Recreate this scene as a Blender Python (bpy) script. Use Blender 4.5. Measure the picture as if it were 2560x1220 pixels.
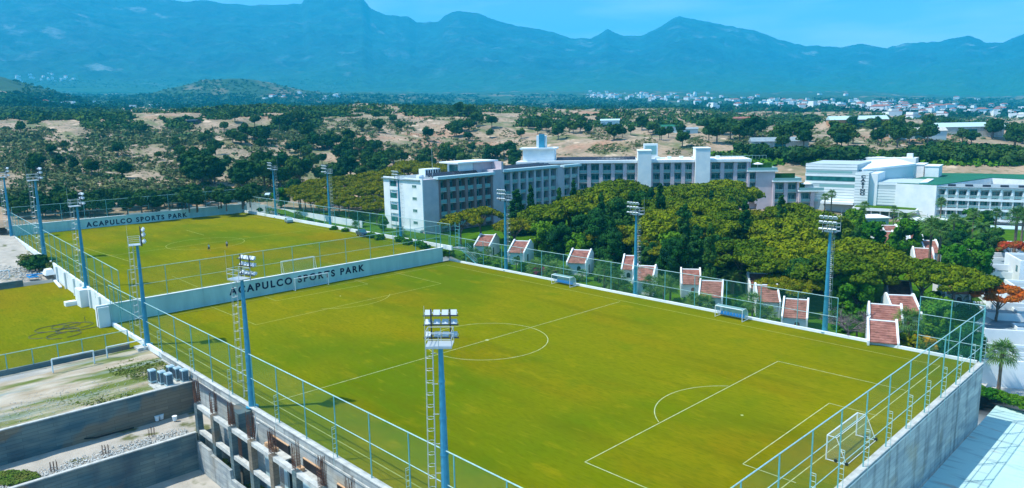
import bpy, math, random
import numpy as np
from mathutils import Vector, Matrix
R_=math.radians
random.seed(7); rng=np.random.default_rng(7)
for o in list(bpy.data.objects): bpy.data.objects.remove(o)
col=bpy.context.scene.collection; scn=bpy.context.scene
# ---------------------------------------------------------------- camera
CAM=np.array([78.00635901,-69.75635438,32.43686029]); YAW,PIT,ROL,FPX=2.37343737,-0.16971569,-0.0187418,1813.0635
def _axes():
    d=np.array([math.cos(PIT)*math.cos(YAW),math.cos(PIT)*math.sin(YAW),math.sin(PIT)])
    r=np.cross(d,[0,0,1]);r/=np.linalg.norm(r);u=np.cross(r,d)
    return r*math.cos(ROL)+u*math.sin(ROL),-r*math.sin(ROL)+u*math.cos(ROL),d
AR,AU,AD=_axes()
cd=bpy.data.cameras.new('camera');cam=bpy.data.objects.new('camera',cd);col.objects.link(cam)
cd.sensor_width=36;cd.lens=36*FPX/2560;cd.clip_start=.5;cd.clip_end=40000
cam.matrix_world=Matrix(((AR[0],AU[0],-AD[0],CAM[0]),(AR[1],AU[1],-AD[1],CAM[1]),(AR[2],AU[2],-AD[2],CAM[2]),(0,0,0,1)))
scn.camera=cam
# ---------------------------------------------------------------- light
SUN_EL,SUN_AZ=R_(60),R_(233)      # direction towards the sun
w=bpy.data.worlds.new('World');scn.world=w;w.use_nodes=True
nt=w.node_tree;nt.nodes.clear()
sky=nt.nodes.new('ShaderNodeTexSky');sky.sky_type='NISHITA';sky.sun_disc=False;sky.sun_elevation=SUN_EL;sky.sun_rotation=R_(217);sky.air_density=1.0;sky.dust_density=.6;sky.ozone_density=2
mx=nt.nodes.new('ShaderNodeMix');mx.data_type='RGBA';mx.blend_type='MULTIPLY';mx.inputs[0].default_value=1
mx.inputs['B'].default_value=(.60,.92,1.15,1)
bg=nt.nodes.new('ShaderNodeBackground');bg.inputs[1].default_value=.15
wo=nt.nodes.new('ShaderNodeOutputWorld')
nt.links.new(sky.outputs[0],mx.inputs['A']);tc=nt.nodes.new('ShaderNodeTexCoord');mp_=nt.nodes.new('ShaderNodeMapping');mp_.inputs['Scale'].default_value=(1,1,6);cn=nt.nodes.new('ShaderNodeTexNoise');cn.inputs['Scale'].default_value=4;cn.inputs['Detail'].default_value=6
cr=nt.nodes.new('ShaderNodeMapRange');cr.inputs[1].default_value=.42;cr.inputs[2].default_value=.72;cr.inputs[4].default_value=.5;cm=nt.nodes.new('ShaderNodeMix');cm.data_type='RGBA';cm.inputs['B'].default_value=(6.5,8.2,9.5,1)
nt.links.new(tc.outputs['Generated'],mp_.inputs[0]);nt.links.new(mp_.outputs[0],cn.inputs['Vector']);nt.links.new(cn.outputs['Fac'],cr.inputs[0]);nt.links.new(cr.outputs[0],cm.inputs[0]);nt.links.new(mx.outputs['Result'],cm.inputs['A']);nt.links.new(cm.outputs['Result'],bg.inputs[0]);nt.links.new(bg.outputs[0],wo.inputs[0])
sd=bpy.data.lights.new('sun','SUN');sun=bpy.data.objects.new('sun',sd);col.objects.link(sun)
sd.energy=5.0;sd.angle=R_(.5);sd.color=(1.0,.97,.88)
tv=Vector((math.cos(SUN_EL)*math.cos(SUN_AZ),math.cos(SUN_EL)*math.sin(SUN_AZ),math.sin(SUN_EL)))
sun.rotation_euler=tv.to_track_quat('Z','Y').to_euler();sun.location=(0,-200,300)
scn.view_settings.view_transform='Standard';scn.view_settings.look='None';scn.view_settings.exposure=.32;scn.view_settings.gamma=1
scn.cycles.max_bounces=5;scn.cycles.diffuse_bounces=2;scn.cycles.glossy_bounces=2;scn.cycles.transparent_max_bounces=12;scn.cycles.volume_bounces=2
# ---------------------------------------------------------------- picture point -> place
def ray(px,py): return AD+AR*(px-1280)/FPX-AU*(py-610)/FPX
def at(px,py,z=0.):
    v=ray(px,py);return CAM+v*((z-CAM[2])/v[2])
def dep(px,py,D):
    v=ray(px,py);return CAM+v/math.hypot(v[0],v[1])*D
VH=np.array([AD[0],AD[1],0.]);VH/=np.linalg.norm(VH);RH=np.array([VH[1],-VH[0],0.])
def onP(px,py,D,ang=0.):
    P0=CAM+VH*D;a=R_(ang);e=RH*math.cos(a)+VH*math.sin(a);n=np.cross(e,[0,0,1]);v=ray(px,py)
    q=CAM+v*(((P0-CAM)@n)/(v@n));return float((q-P0)@e),float(q[2])
def hgt(px,py,X,Y):
    a=np.array([X,Y,0.])-CAM;k=610-py
    return float((FPX*(a@AU)-k*(a@AD))/(k*AD[2]-FPX*AU[2]))
# ---------------------------------------------------------------- mesh helpers
class MB:
    def __init__(s): s.v=[];s.f=[];s.m=[]
    def add(s,vs,fs,m=0):
        b=len(s.v);s.v+= [tuple(map(float,x)) for x in vs];s.f+=[tuple(i+b for i in f) for f in fs];s.m+=[m]*len(fs);return s
    def hexa(s,p,m=0): return s.add(p,[(0,3,2,1),(4,5,6,7),(0,1,5,4),(1,2,6,5),(2,3,7,6),(3,0,4,7)],m)
    def box(s,x0,y0,z0,x1,y1,z1,m=0):
        x0,x1=min(x0,x1),max(x0,x1);y0,y1=min(y0,y1),max(y0,y1);z0,z1=min(z0,z1),max(z0,z1)
        return s.hexa([(x0,y0,z0),(x1,y0,z0),(x1,y1,z0),(x0,y1,z0),(x0,y0,z1),(x1,y0,z1),(x1,y1,z1),(x0,y1,z1)],m)
    def bar(s,p,q,wd,ht=None,m=0):
        ht=ht or wd;p=Vector(p);q=Vector(q);d=(q-p).normalized();u=Vector((0,0,1)) if abs(d.z)<.95 else Vector((0,1,0))
        a=d.cross(u).normalized()*wd/2;b=a.cross(d).normalized()*ht/2
        return s.hexa([p-a-b,p+a-b,p+a+b,p-a+b,q-a-b,q+a-b,q+a+b,q-a+b],m)
    def tube(s,p,q,r0,r1=None,n=6,m=0):
        r1=r0 if r1 is None else r1;p=Vector(p);q=Vector(q);d=(q-p).normalized();u=Vector((0,0,1)) if abs(d.z)<.9 else Vector((1,0,0))
        a=d.cross(u).normalized();b=a.cross(d)
        vs=[];
        for c,r in ((p,r0),(q,r1)):
            for i in range(n):
                t=2*math.pi*i/n;vs.append(c+a*math.cos(t)*r+b*math.sin(t)*r)
        fs=[(i,(i+1)%n,n+(i+1)%n,n+i) for i in range(n)]+[tuple(range(n))[::-1],tuple(range(n,2*n))]
        return s.add(vs,fs,m)
    def path(s,pts,r,n=5,m=0):
        for a,b in zip(pts[:-1],pts[1:]): s.tube(a,b,r,r,n,m)
        return s
    def prism(s,poly,z0,z1,m=0):
        n=len(poly);return s.add([(x,y,z0) for x,y in poly]+[(x,y,z1) for x,y in poly],[tuple(range(n))[::-1],tuple(range(n,2*n))]+[(i,(i+1)%n,n+(i+1)%n,n+i) for i in range(n)],m)
    def ext(s,poly,a0,a1,ax='x',m=0):   # profile in the plane normal to ax
        n=len(poly)
        f=(lambda p,a:(a,p[0],p[1])) if ax=='x' else (lambda p,a:(p[0],a,p[1]))
        return s.add([f(p,a0) for p in poly]+[f(p,a1) for p in poly],[tuple(range(n))[::-1],tuple(range(n,2*n))]+[(i,(i+1)%n,n+(i+1)%n,n+i) for i in range(n)],m)
    def build(s,name,mats,parent=None,loc=None,rz=0,smooth=False,**k):
        me=bpy.data.meshes.new(name);me.from_pydata(s.v,[],s.f)
        mats=mats if isinstance(mats,(list,tuple)) else [mats]
        for x in mats: me.materials.append(x)
        if len(mats)>1: me.polygons.foreach_set('material_index',s.m)
        if smooth: me.polygons.foreach_set('use_smooth',[True]*len(s.f))
        return link(name,me,parent,loc,rz,**k)
def link(name,me,parent=None,loc=None,rz=0,**k):
    o=bpy.data.objects.new(name,me);col.objects.link(o)
    if parent is not None: o.parent=parent
    if loc is not None: o.location=tuple(float(x) for x in loc)
    if rz: o.rotation_euler=(0,0,rz)
    return tag(o,**k)
def tag(o,label=None,cat=None,group=None,kind=None):
    if label: o['label']=label
    if cat: o['category']=cat
    if group: o['group']=group
    if kind: o['kind']=kind
    return o
def root(name,loc,rz=0,label=None,cat=None,group=None): return link(name,None,None,loc,rz,label=label,cat=cat,group=group)
def kids(o): return [c for c in KID.get(o.name,[])]
def dup(o,loc,rz=0,label=None,group=None,sc=None):
    c=o.copy();col.objects.link(c);c.location=tuple(float(x) for x in loc);c.rotation_euler=(0,0,rz)
    if sc is not None: c.scale=(sc,sc,sc) if not isinstance(sc,(tuple,list)) else sc
    if label: c['label']=label
    if group: c['group']=group
    for ch in list(o.children):
        k=ch.copy();col.objects.link(k);k.parent=c
        for g in list(ch.children):
            h=g.copy();col.objects.link(h);h.parent=k
    return c
def npmesh(name,V,F,mats,mi=None,smooth=False):
    me=bpy.data.meshes.new(name);V=np.asarray(V,np.float32);F=np.asarray(F,np.int32);k=F.shape[1]
    me.vertices.add(len(V));me.vertices.foreach_set('co',V.ravel())
    me.loops.add(F.size);me.loops.foreach_set('vertex_index',F.ravel())
    me.polygons.add(len(F));me.polygons.foreach_set('loop_start',np.arange(0,F.size,k,dtype=np.int32));me.polygons.foreach_set('loop_total',np.full(len(F),k,np.int32))
    for x in mats: me.materials.append(x)
    if mi is not None: me.polygons.foreach_set('material_index',np.asarray(mi,np.int32))
    if smooth: me.polygons.foreach_set('use_smooth',np.ones(len(F),bool))
    me.update(calc_edges=True);return me
# ---------------------------------------------------------------- materials
def mat(name,c1,c2=None,sc=1.,rough=.8,bump=0.,bsc=None,metal=0.,rnd=0.,stretch=None,det=4.,spec=.3,ramp=(.35,.65)):
    m=bpy.data.materials.new(name);m.use_nodes=True;N=m.node_tree.nodes;L=m.node_tree.links;b=N['Principled BSDF']
    b.inputs['Roughness'].default_value=rough;b.inputs['Metallic'].default_value=metal;b.inputs['Specular IOR Level'].default_value=spec
    c1=(*c1,1);b.inputs['Base Color'].default_value=c1
    if c2 is None and not rnd and not bump: return m
    ge=N.new('ShaderNodeNewGeometry');src=ge.outputs['Position']
    if stretch:
        mp=N.new('ShaderNodeMapping');mp.inputs['Scale'].default_value=stretch[:3]
        if len(stretch)>3: mp.inputs['Rotation'].default_value=(0,0,stretch[3])
        L.new(src,mp.inputs[0]);src=mp.outputs[0]
    out=None
    if c2 is not None:
        no=N.new('ShaderNodeTexNoise');no.inputs['Scale'].default_value=sc;no.inputs['Detail'].default_value=det;L.new(src,no.inputs['Vector'])
        rp=N.new('ShaderNodeValToRGB');rp.color_ramp.elements[0].position=ramp[0];rp.color_ramp.elements[1].position=ramp[1]
        rp.color_ramp.elements[0].color=c1;rp.color_ramp.elements[1].color=(*c2,1);L.new(no.outputs['Fac'],rp.inputs[0]);out=rp.outputs[0]
    if rnd:
        oi=N.new('ShaderNodeObjectInfo');hs=N.new('ShaderNodeHueSaturation');mr=N.new('ShaderNodeMapRange');mr.inputs[3].default_value=1-rnd;mr.inputs[4].default_value=1+rnd
        L.new(oi.outputs['Random'],mr.inputs[0]);L.new(mr.outputs[0],hs.inputs['Value'])
        m2=N.new('ShaderNodeMath');m2.operation='MULTIPLY_ADD';m2.inputs[1].default_value=-.06*min(1,rnd*3);m2.inputs[2].default_value=.5+.03*min(1,rnd*3);L.new(oi.outputs['Random'],m2.inputs[0]);L.new(m2.outputs[0],hs.inputs['Hue'])
        if out: L.new(out,hs.inputs['Color'])
        else: hs.inputs['Color'].default_value=c1
        out=hs.outputs[0]
    if out: L.new(out,b.inputs['Base Color'])
    if bump:
        n2=N.new('ShaderNodeTexNoise');n2.inputs['Scale'].default_value=bsc or sc*4;n2.inputs['Detail'].default_value=5;L.new(src,n2.inputs['Vector'])
        bp=N.new('ShaderNodeBump');bp.inputs['Strength'].default_value=bump;bp.inputs['Distance'].default_value=.1 if sc>.01 else 25.;L.new(n2.outputs['Fac'],bp.inputs['Height']);L.new(bp.outputs[0],b.inputs['Normal'])
    return m
def addlayer(m,color,sc,lo,hi,stretch=None,strength=1.,det=3,kind='noise'):
    """mix one more noise patch colour over a material's base colour"""
    N=m.node_tree.nodes;L=m.node_tree.links;b=N['Principled BSDF'];s=b.inputs['Base Color']
    ge=N.new('ShaderNodeNewGeometry');src=ge.outputs['Position']
    if stretch:
        mp=N.new('ShaderNodeMapping');mp.inputs['Scale'].default_value=stretch[:3]
        if len(stretch)>3: mp.inputs['Rotation'].default_value=(0,0,stretch[3])
        L.new(src,mp.inputs[0]);src=mp.outputs[0]
    no=N.new('ShaderNodeTexNoise');no.inputs['Scale'].default_value=sc;no.inputs['Detail'].default_value=det;L.new(src,no.inputs['Vector'])
    mr=N.new('ShaderNodeMapRange');mr.inputs[1].default_value=lo;mr.inputs[2].default_value=hi;mr.inputs[4].default_value=strength;L.new(no.outputs['Fac'],mr.inputs[0])
    mi=N.new('ShaderNodeMix');mi.data_type='RGBA';L.new(mr.outputs[0],mi.inputs[0])
    if s.is_linked: L.new(s.links[0].from_socket,mi.inputs['A'])
    else: mi.inputs['A'].default_value=s.default_value
    mi.inputs['B'].default_value=(*color,1);L.new(mi.outputs['Result'],s);return m
def boards(m,dark=.55,rh=.45,bw=2.6):
    """formwork board joints across a vertical wall"""
    N=m.node_tree.nodes;L=m.node_tree.links;b=N['Principled BSDF'];s=b.inputs['Base Color']
    ge=N.new('ShaderNodeNewGeometry');sp=N.new('ShaderNodeSeparateXYZ');ad=N.new('ShaderNodeMath');cb=N.new('ShaderNodeCombineXYZ');L.new(ge.outputs['Position'],sp.inputs[0]);L.new(sp.outputs[0],ad.inputs[0]);L.new(sp.outputs[1],ad.inputs[1]);L.new(ad.outputs[0],cb.inputs[0]);L.new(sp.outputs[2],cb.inputs[1])
    br=N.new('ShaderNodeTexBrick');br.inputs['Scale'].default_value=1;br.inputs['Brick Width'].default_value=bw;br.inputs['Row Height'].default_value=rh;br.inputs['Mortar Size'].default_value=.025;br.inputs['Mortar Smooth'].default_value=.4;br.inputs['Bias'].default_value=0
    br.inputs['Color1'].default_value=(1,1,1,1);br.inputs['Color2'].default_value=(.72,.74,.78,1);br.inputs['Mortar'].default_value=(dark,dark,dark,1);L.new(cb.outputs[0],br.inputs['Vector'])
    mi=N.new('ShaderNodeMix');mi.data_type='RGBA';mi.blend_type='MULTIPLY';mi.inputs[0].default_value=.9
    L.new(s.links[0].from_socket,mi.inputs['A']);L.new(br.outputs['Color'],mi.inputs['B']);L.new(mi.outputs['Result'],s);return m
M={}
M['pitch']=mat('pitch_grass',(.150,.172,.001),(.205,.186,.001),.045,.95,.5,18,stretch=(.5,1.,1.,R_(20)),spec=0.)
addlayer(M['pitch'],(.088,.145,.001),.022,.48,.62,strength=.9);addlayer(M['pitch'],(.250,.150,.001),.07,.52,.70,(.4,1,1,R_(0)),.5);addlayer(M['pitch'],(.26,.22,.004),.32,.58,.72,(.5,1,1,R_(30)),.6,6);addlayer(M['pitch'],(.08,.15,.002),.13,.58,.75,None,.6)
addlayer(M['pitch'],(.10,.11,.001),.25,.5,.85,(.12,1.,1,R_(-8)),.8);addlayer(M['pitch'],(.085,.11,.001),2.6,.45,.8,(.35,1.3,1,R_(12)),.7,6);addlayer(M['pitch'],(.27,.24,.01),1.1,.60,.78,(.25,1.6,1,R_(12)),.5,5)
M['line']=mat('line_paint',(.48,.54,.30),(.26,.30,.06),1.2,.8,ramp=(.35,.8))
M['faint']=mat('worn_line_paint',(.34,.38,.13),(.22,.25,.03),1.2,.8,ramp=(.3,.75))
M['lawn']=mat('lawn',(.035,.11,.002),(.07,.16,.002),.4,.95,.5,6,spec=.05)
M['white']=mat('white_render',(.84,.88,.88),(.72,.79,.82),.4,.75)
M['wallshade']=mat('shaded_wall_paint',(.46,.70,.68),(.36,.58,.57),.5,.8,stretch=(1,1,.25));addlayer(M['wallshade'],(.24,.36,.36),1.3,.58,.80,(1,1,.12),.5,6)  # white paint with its teal shade put into the colour, plus run-off stains
M['letter']=mat('lettering_paint',(.008,.012,.05),rough=.6)
M['conc']=mat('board_marked_concrete',(.36,.40,.40),(.54,.56,.52),.7,.9,.6,3,stretch=(.35,.35,2.0))
addlayer(M['conc'],(.12,.13,.13),.5,.5,.75,(1.5,1.5,.25),.8);addlayer(M['conc'],(.44,.36,.24),.22,.56,.7,None,.6);boards(M['conc'],.6,.5,2.4)
M['conc2']=mat('dark_concrete',(.08,.15,.17),(.18,.23,.21),.5,.9,.6,3,stretch=(.5,.5,1.6));addlayer(M['conc2'],(.07,.09,.11),.35,.5,.75,(1,1,.3),.7);addlayer(M['conc2'],(.28,.20,.12),.11,.52,.56,None,.7);boards(M['conc2'],.5,.42,3.2)
M['conclight']=mat('pale_concrete',(.42,.43,.40),(.58,.58,.54),1.2,.9,.4,5);addlayer(M['conclight'],(.24,.24,.22),1.,.55,.8,(1,1,.3),.6)
M['pole']=mat('pole_paint',(.045,.30,.44),(.03,.24,.38),2.,.45,spec=.4)
M['fence']=mat('fence_paint',(.16,.46,.46),(.10,.36,.38),3.,.5)
M['rail']=mat('galvanised_rail',(.42,.62,.62),(.3,.5,.5),3.,.4)
M['steel']=mat('galvanised_steel',(.50,.56,.58),rough=.4,metal=.3)
M['lamp']=mat('lamp_housing',(.62,.68,.72),rough=.35)
M['glassl']=mat('lamp_glass',(.18,.34,.34),rough=.15,spec=.8)
M['dark']=mat('dark_steel',(.03,.04,.06),rough=.5)
M['rust']=mat('rusty_rebar',(.10,.045,.03),(.2,.09,.05),5.,.9)
M['tile']=mat('roof_tiles',(.38,.17,.13),(.25,.10,.075),.9,.85,.8,9);addlayer(M['tile'],(.16,.07,.05),1.4,.5,.72)
M['mauve']=mat('mauve_render',(.60,.52,.56),(.50,.45,.50),.5,.85)
M['glass']=mat('window_glass',(.03,.19,.18),(.012,.09,.10),.6,.12,spec=.7)
M['frame']=mat('window_frame',(.55,.66,.64),rough=.6)
M['room']=mat('balcony_recess',(.22,.44,.45),(.16,.34,.36),.7,.8)
M['rail2']=mat('balcony_glass',(.22,.42,.42),rough=.2,spec=.6)
M['roofgrey']=mat('roof_felt',(.20,.27,.31),(.27,.34,.37),.6,.9,.3,8)
M['solar']=mat('solar_panel',(.02,.025,.04),rough=.2,spec=.7)
M['greenroof']=mat('green_roof',(.01,.15,.085),(.008,.12,.07),.15,.8)
M['soil']=mat('dry_soil',(.40,.29,.20),(.23,.18,.12),.06,.95,1.,.5,det=10,ramp=(.40,.60));addlayer(M['soil'],(.42,.20,.12),.018,.56,.68,None,.8,8);addlayer(M['soil'],(.13,.13,.06),.35,.52,.62,(1,2.,1,R_(46)),.65,8);addlayer(M['soil'],(.11,.14,.045),.05,.50,.62,(.6,1.5,1,R_(46)),.8,10);addlayer(M['soil'],(.55,.42,.30),.12,.6,.7)
M['plain']=mat('wooded_plain',(.010,.05,.018),(.02,.075,.028),.03,.95,det=8);addlayer(M['plain'],(.34,.24,.17),.0035,.6,.66,(1,2,1,R_(46)),.35)
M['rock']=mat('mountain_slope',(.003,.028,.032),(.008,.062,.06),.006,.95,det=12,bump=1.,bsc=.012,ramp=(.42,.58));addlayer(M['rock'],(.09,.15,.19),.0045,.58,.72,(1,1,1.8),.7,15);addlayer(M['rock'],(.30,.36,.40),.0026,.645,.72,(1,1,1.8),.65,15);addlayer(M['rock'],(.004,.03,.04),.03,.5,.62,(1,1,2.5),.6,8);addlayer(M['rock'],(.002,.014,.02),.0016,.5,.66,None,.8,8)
M['farwood']=mat('far_wood_foliage',(.006,.045,.02),(.02,.075,.025),.02,.95,spec=0.)
M['weed2']=mat('dry_scrub',(.20,.17,.08),(.10,.13,.04),.15,.95,spec=0.)
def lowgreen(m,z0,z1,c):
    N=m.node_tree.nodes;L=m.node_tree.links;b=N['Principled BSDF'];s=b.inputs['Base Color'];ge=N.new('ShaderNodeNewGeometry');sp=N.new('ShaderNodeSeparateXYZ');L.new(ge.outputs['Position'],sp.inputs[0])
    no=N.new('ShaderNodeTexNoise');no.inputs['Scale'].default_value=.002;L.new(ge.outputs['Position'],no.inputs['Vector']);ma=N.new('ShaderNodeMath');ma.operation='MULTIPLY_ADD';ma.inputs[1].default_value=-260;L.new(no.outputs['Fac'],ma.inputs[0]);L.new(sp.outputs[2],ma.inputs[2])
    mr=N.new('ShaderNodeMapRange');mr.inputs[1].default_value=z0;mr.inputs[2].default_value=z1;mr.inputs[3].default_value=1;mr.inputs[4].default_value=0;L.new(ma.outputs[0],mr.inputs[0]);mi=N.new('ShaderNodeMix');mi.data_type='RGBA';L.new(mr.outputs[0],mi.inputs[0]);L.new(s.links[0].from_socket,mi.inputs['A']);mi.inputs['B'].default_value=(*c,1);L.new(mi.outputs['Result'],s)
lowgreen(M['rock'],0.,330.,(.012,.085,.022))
M['scar']=mat('bare_rock',(.42,.42,.42),(.30,.30,.30),.02,.95)
M['dirt']=mat('dirt_track',(.34,.27,.18),(.48,.42,.33),.9,.95,.9,5,stretch=(.8,.3,1.));addlayer(M['dirt'],(.10,.14,.01),.5,.46,.6,(.8,.13,1),.95,8);addlayer(M['dirt'],(.30,.35,.38),.4,.56,.7,(.8,.12,1),.7)
M['yard']=mat('site_dust',(.46,.42,.36),(.36,.33,.28),.5,.95,.8,6);addlayer(M['yard'],(.12,.13,.05),.3,.6,.7)
M['slab']=mat('washed_concrete',(.56,.72,.68),(.40,.62,.60),.12,.85,.3,3,stretch=(1.,.3,1,R_(20)));addlayer(M['slab'],(.22,.32,.34),.9,.54,.74,(.22,1.2,1),.75,6);addlayer(M['slab'],(.45,.32,.26),.3,.66,.72,(.5,1.4,1),.6,5)
M['path']=mat('paving',(.40,.42,.40),(.5,.5,.48),.6,.9)
M['weed']=mat('weeds',(.08,.15,.01),(.14,.15,.02),.5,.95)
M['pineleaf']=mat('pine_foliage',(.155,.205,.002),(.055,.110,.002),1.1,.9,rnd=.25,spec=.1)
M['pineyel']=mat('yellow_pine_foliage',(.23,.215,.003),(.08,.13,.003),1.1,.9,rnd=.12,spec=.1)
M['dkleaf']=mat('dark_foliage',(.010,.070,.018),(.035,.115,.012),.5,.9,rnd=.25,spec=.1)
M['leaf']=mat('green_foliage',(.035,.15,.006),(.08,.20,.006),.5,.9,rnd=.25,spec=.1)
M['palm']=mat('palm_foliage',(.05,.16,.03),(.11,.20,.03),1.5,.8,rnd=.2,spec=.2)
M['hill']=mat('hill_tree_foliage',(.012,.065,.020),(.050,.11,.018),.12,.95,rnd=.3,spec=.05)
M['scrub']=mat('scrub_foliage',(.05,.11,.035),(.17,.18,.07),.10,.95,spec=.05)
M['bark']=mat('bark',(.12,.09,.075),(.2,.16,.13),2.,.95)
M['palmbark']=mat('palm_bark',(.16,.11,.08),(.24,.17,.12),2.,.95)
M['orange']=mat('orange_flowers',(.55,.11,.008),(.30,.10,.01),.9,.9,spec=.1)
M['amber']=mat('amber_foliage',(.42,.22,.004),(.3,.2,.01),.9,.9,spec=.1)
M['magenta']=mat('magenta_flowers',(.40,.01,.12),(.12,.02,.08),1.2,.9,spec=.1)
M['bare']=mat('dry_twigs',(.22,.16,.17),(.15,.12,.13),1.,.95)
M['blue']=mat('blue_plastic',(.02,.22,.50),rough=.4)
M['acw']=mat('unit_casing',(.45,.62,.66),rough=.5)
M['red']=mat('red_cloth',(.5,.03,.03),rough=.8)
M['carton']=mat('carton',(.6,.38,.22),rough=.9)
M['black']=mat('rubber',(.012,.012,.014),rough=.7)
def netmat(name,c,fac):
    m=bpy.data.materials.new(name);m.use_nodes=True;N=m.node_tree.nodes;L=m.node_tree.links;N.clear()
    t=N.new('ShaderNodeBsdfTransparent');d=N.new('ShaderNodeBsdfDiffuse');d.inputs[0].default_value=(*c,1);x=N.new('ShaderNodeMixShader');x.inputs[0].default_value=fac;o=N.new('ShaderNodeOutputMaterial')
    L.new(t.outputs[0],x.inputs[1]);L.new(d.outputs[0],x.inputs[2]);L.new(x.outputs[0],o.inputs[0]);return m
M['net']=netmat('chain_link',(.05,.22,.16),.13)
M['goalnet']=netmat('goal_netting',(.6,.7,.7),.10)
M['clear']=netmat('clear_shelter_sheet',(.35,.6,.62),.45)
# ---------------------------------------------------------------- noise
def vnoise(x,y,seed=0):
    xi=np.floor(x).astype(np.int64);yi=np.floor(y).astype(np.int64);fx=x-xi;fy=y-yi;fx=fx*fx*(3-2*fx);fy=fy*fy*(3-2*fy)
    def h(a,b):
        n=(a*374761393+b*668265263+seed*1442695041)&0xffffffff;n=((n^(n>>13))*1274126177)&0xffffffff;return ((n^(n>>16))&0xffff)/65535.
    return (h(xi,yi)*(1-fx)+h(xi+1,yi)*fx)*(1-fy)+(h(xi,yi+1)*(1-fx)+h(xi+1,yi+1)*fx)*fy
def fbm(x,y,o=5,seed=0,ridge=False):
    x=np.asarray(x,float);y=np.asarray(y,float);s=0;a=.5
    for i in range(o):
        n=vnoise(x,y,seed+i*7);s=s+a*((1-abs(2*n-1)) if ridge else n);x=x*2.03+3.1;y=y*2.03+1.7;a*=.5
    return s
# ---------------------------------------------------------------- terrain
def azcol(X,Y):
    dx=X-CAM[0];dy=Y-CAM[1];z=dx*VH[0]+dy*VH[1];l=dx*RH[0]+dy*RH[1];return 1280+FPX*l/np.maximum(z,1e-3),np.hypot(dx,dy)
KC=[-500,0,300,600,900,1200,1500,2000,2500,3100]
def _k(lst,col_):
    return [(D,(v if isinstance(v,float) else dep(col_,v,D)[2])) for D,v in lst]
KN=[_k([(200,5.5),(246,5.6),(300,470),(380,400),(520,335),(620,305),(800,290),(1300,250),(1900,180),(2300,225),(3000,232),(4600,222)],-500),
 _k([(200,5.5),(246,5.6),(300,470),(380,400),(520,335),(620,305),(800,290),(1300,255),(1900,187),(2300,225),(3000,232),(4600,222)],0),
 _k([(200,5.5),(246,5.6),(300,470),(380,400),(520,330),(620,285),(700,290),(1300,275),(1900,258),(2300,250),(3000,243),(4600,232)],300),
 _k([(200,5.5),(246,5.6),(290,478),(370,400),(480,330),(580,285),(650,272),(1200,276),(2000,262),(2400,196),(3000,235),(4600,232)],600),
 _k([(200,3.),(260,3.5),(300,5.),(380,390),(460,330),(570,288),(700,268),(1300,268),(2000,258),(2600,235),(3200,235),(4600,228)],900),
 _k([(200,1.5),(280,2.),(330,5.),(400,380),(470,330),(570,292),(700,270),(1300,272),(2000,262),(2600,250),(3200,238),(4600,228)],1200),
 _k([(200,0.),(280,1.),(320,5.),(370,350),(470,322),(600,293),(750,277),(1300,274),(2000,262),(2600,248),(3200,236),(4600,225)],1500),
 _k([(200,-.5),(270,0.),(320,385),(400,352),(500,322),(650,302),(900,287),(1300,276),(2000,262),(2600,248),(3200,238),(4600,228)],2000),
 _k([(200,-1.5),(270,-1.),(320,402),(400,372),(500,342),(650,322),(900,306),(1300,296),(2000,275),(2600,262),(3200,250),(4600,240)],2500),
 _k([(200,-1.5),(270,-1.),(320,402),(400,372),(500,342),(650,322),(900,310),(1300,300),(2000,282),(2600,270),(3200,256),(4600,246)],3100)]
DG=np.concatenate([np.arange(200,1000,20),np.arange(1000,4700,100)]).astype(float)
TG=np.array([np.interp(DG,[a for a,_ in k],[b for _,b in k]) for k in KN])
def sst(a,b,x):
    t=np.clip((x-a)/(b-a),0,1);return t*t*(3-2*t)
def G(X,Y,noise=True):
    X=np.asarray(X,float);Y=np.asarray(Y,float);c,D=azcol(X,Y)
    ci=np.clip(np.interp(c,KC,range(len(KC))),0,len(KC)-1.001);i=ci.astype(int);t=ci-i;di=np.clip(np.interp(D,DG,range(len(DG))),0,len(DG)-1.001);j=di.astype(int);u=di-j;t=t*t*(3-2*t)
    z=(TG[i,j]*(1-t)+TG[i+1,j]*t)*(1-u)+(TG[i,j+1]*(1-t)+TG[i+1,j+1]*t)*u
    if noise: z=z+(fbm(X/55,Y/55,4,3)-.47)*sst(285,420,D)*(9+D*.004)
    # level ground near the pitches
    g=3.0*(1-sst(-66,-46,X))+0*X
    g=np.where(Y>44,g*(1-.5*sst(44,54,Y)),g)
    g=g-2.3*sst(-12,14,X)*(1-sst(70,120,Y))
    g=g-4.8*sst(47,53,X)*(1-sst(56,112,Y))-1.*sst(70,150,X+Y*.3)
    b=sst(212,262,D);b=np.where(X<-157,1,b)
    b=np.where((X<-100)&(Y<-36),0,b);g=np.where((X<-100)&(Y<-36),1.0+4.5*sst(-125,-165,X),g)
    return g*(1-b)+z*b
def hit(px,py,D0=205.,D1=4500.):
    v=ray(px,py);v=v/math.hypot(v[0],v[1]);D=np.geomspace(D0,D1,int(math.log(D1/D0)/math.log(1.006))+2)
    Q=CAM[None]+v[None]*D[:,None];k=np.nonzero(Q[:,2]<=G(Q[:,0],Q[:,1]))[0]
    return Q[k[0]] if len(k) else Q[-1]
def hits(px,py,D0=205.,D1=4500.):
    """ground points under many picture points at once"""
    px=np.asarray(px,float);py=np.asarray(py,float);v=AD[None]+AR[None]*((px-1280)/FPX)[:,None]-AU[None]*((py-610)/FPX)[:,None];v/=np.hypot(v[:,0],v[:,1])[:,None]
    out=CAM[None]+v*D1;live=np.arange(len(px));D=D0
    while D<D1 and len(live):
        q=CAM[None]+v[live]*D;h=q[:,2]<=G(q[:,0],q[:,1]);out[live[h]]=q[h];live=live[~h];D*=1.006
    return out
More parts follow.
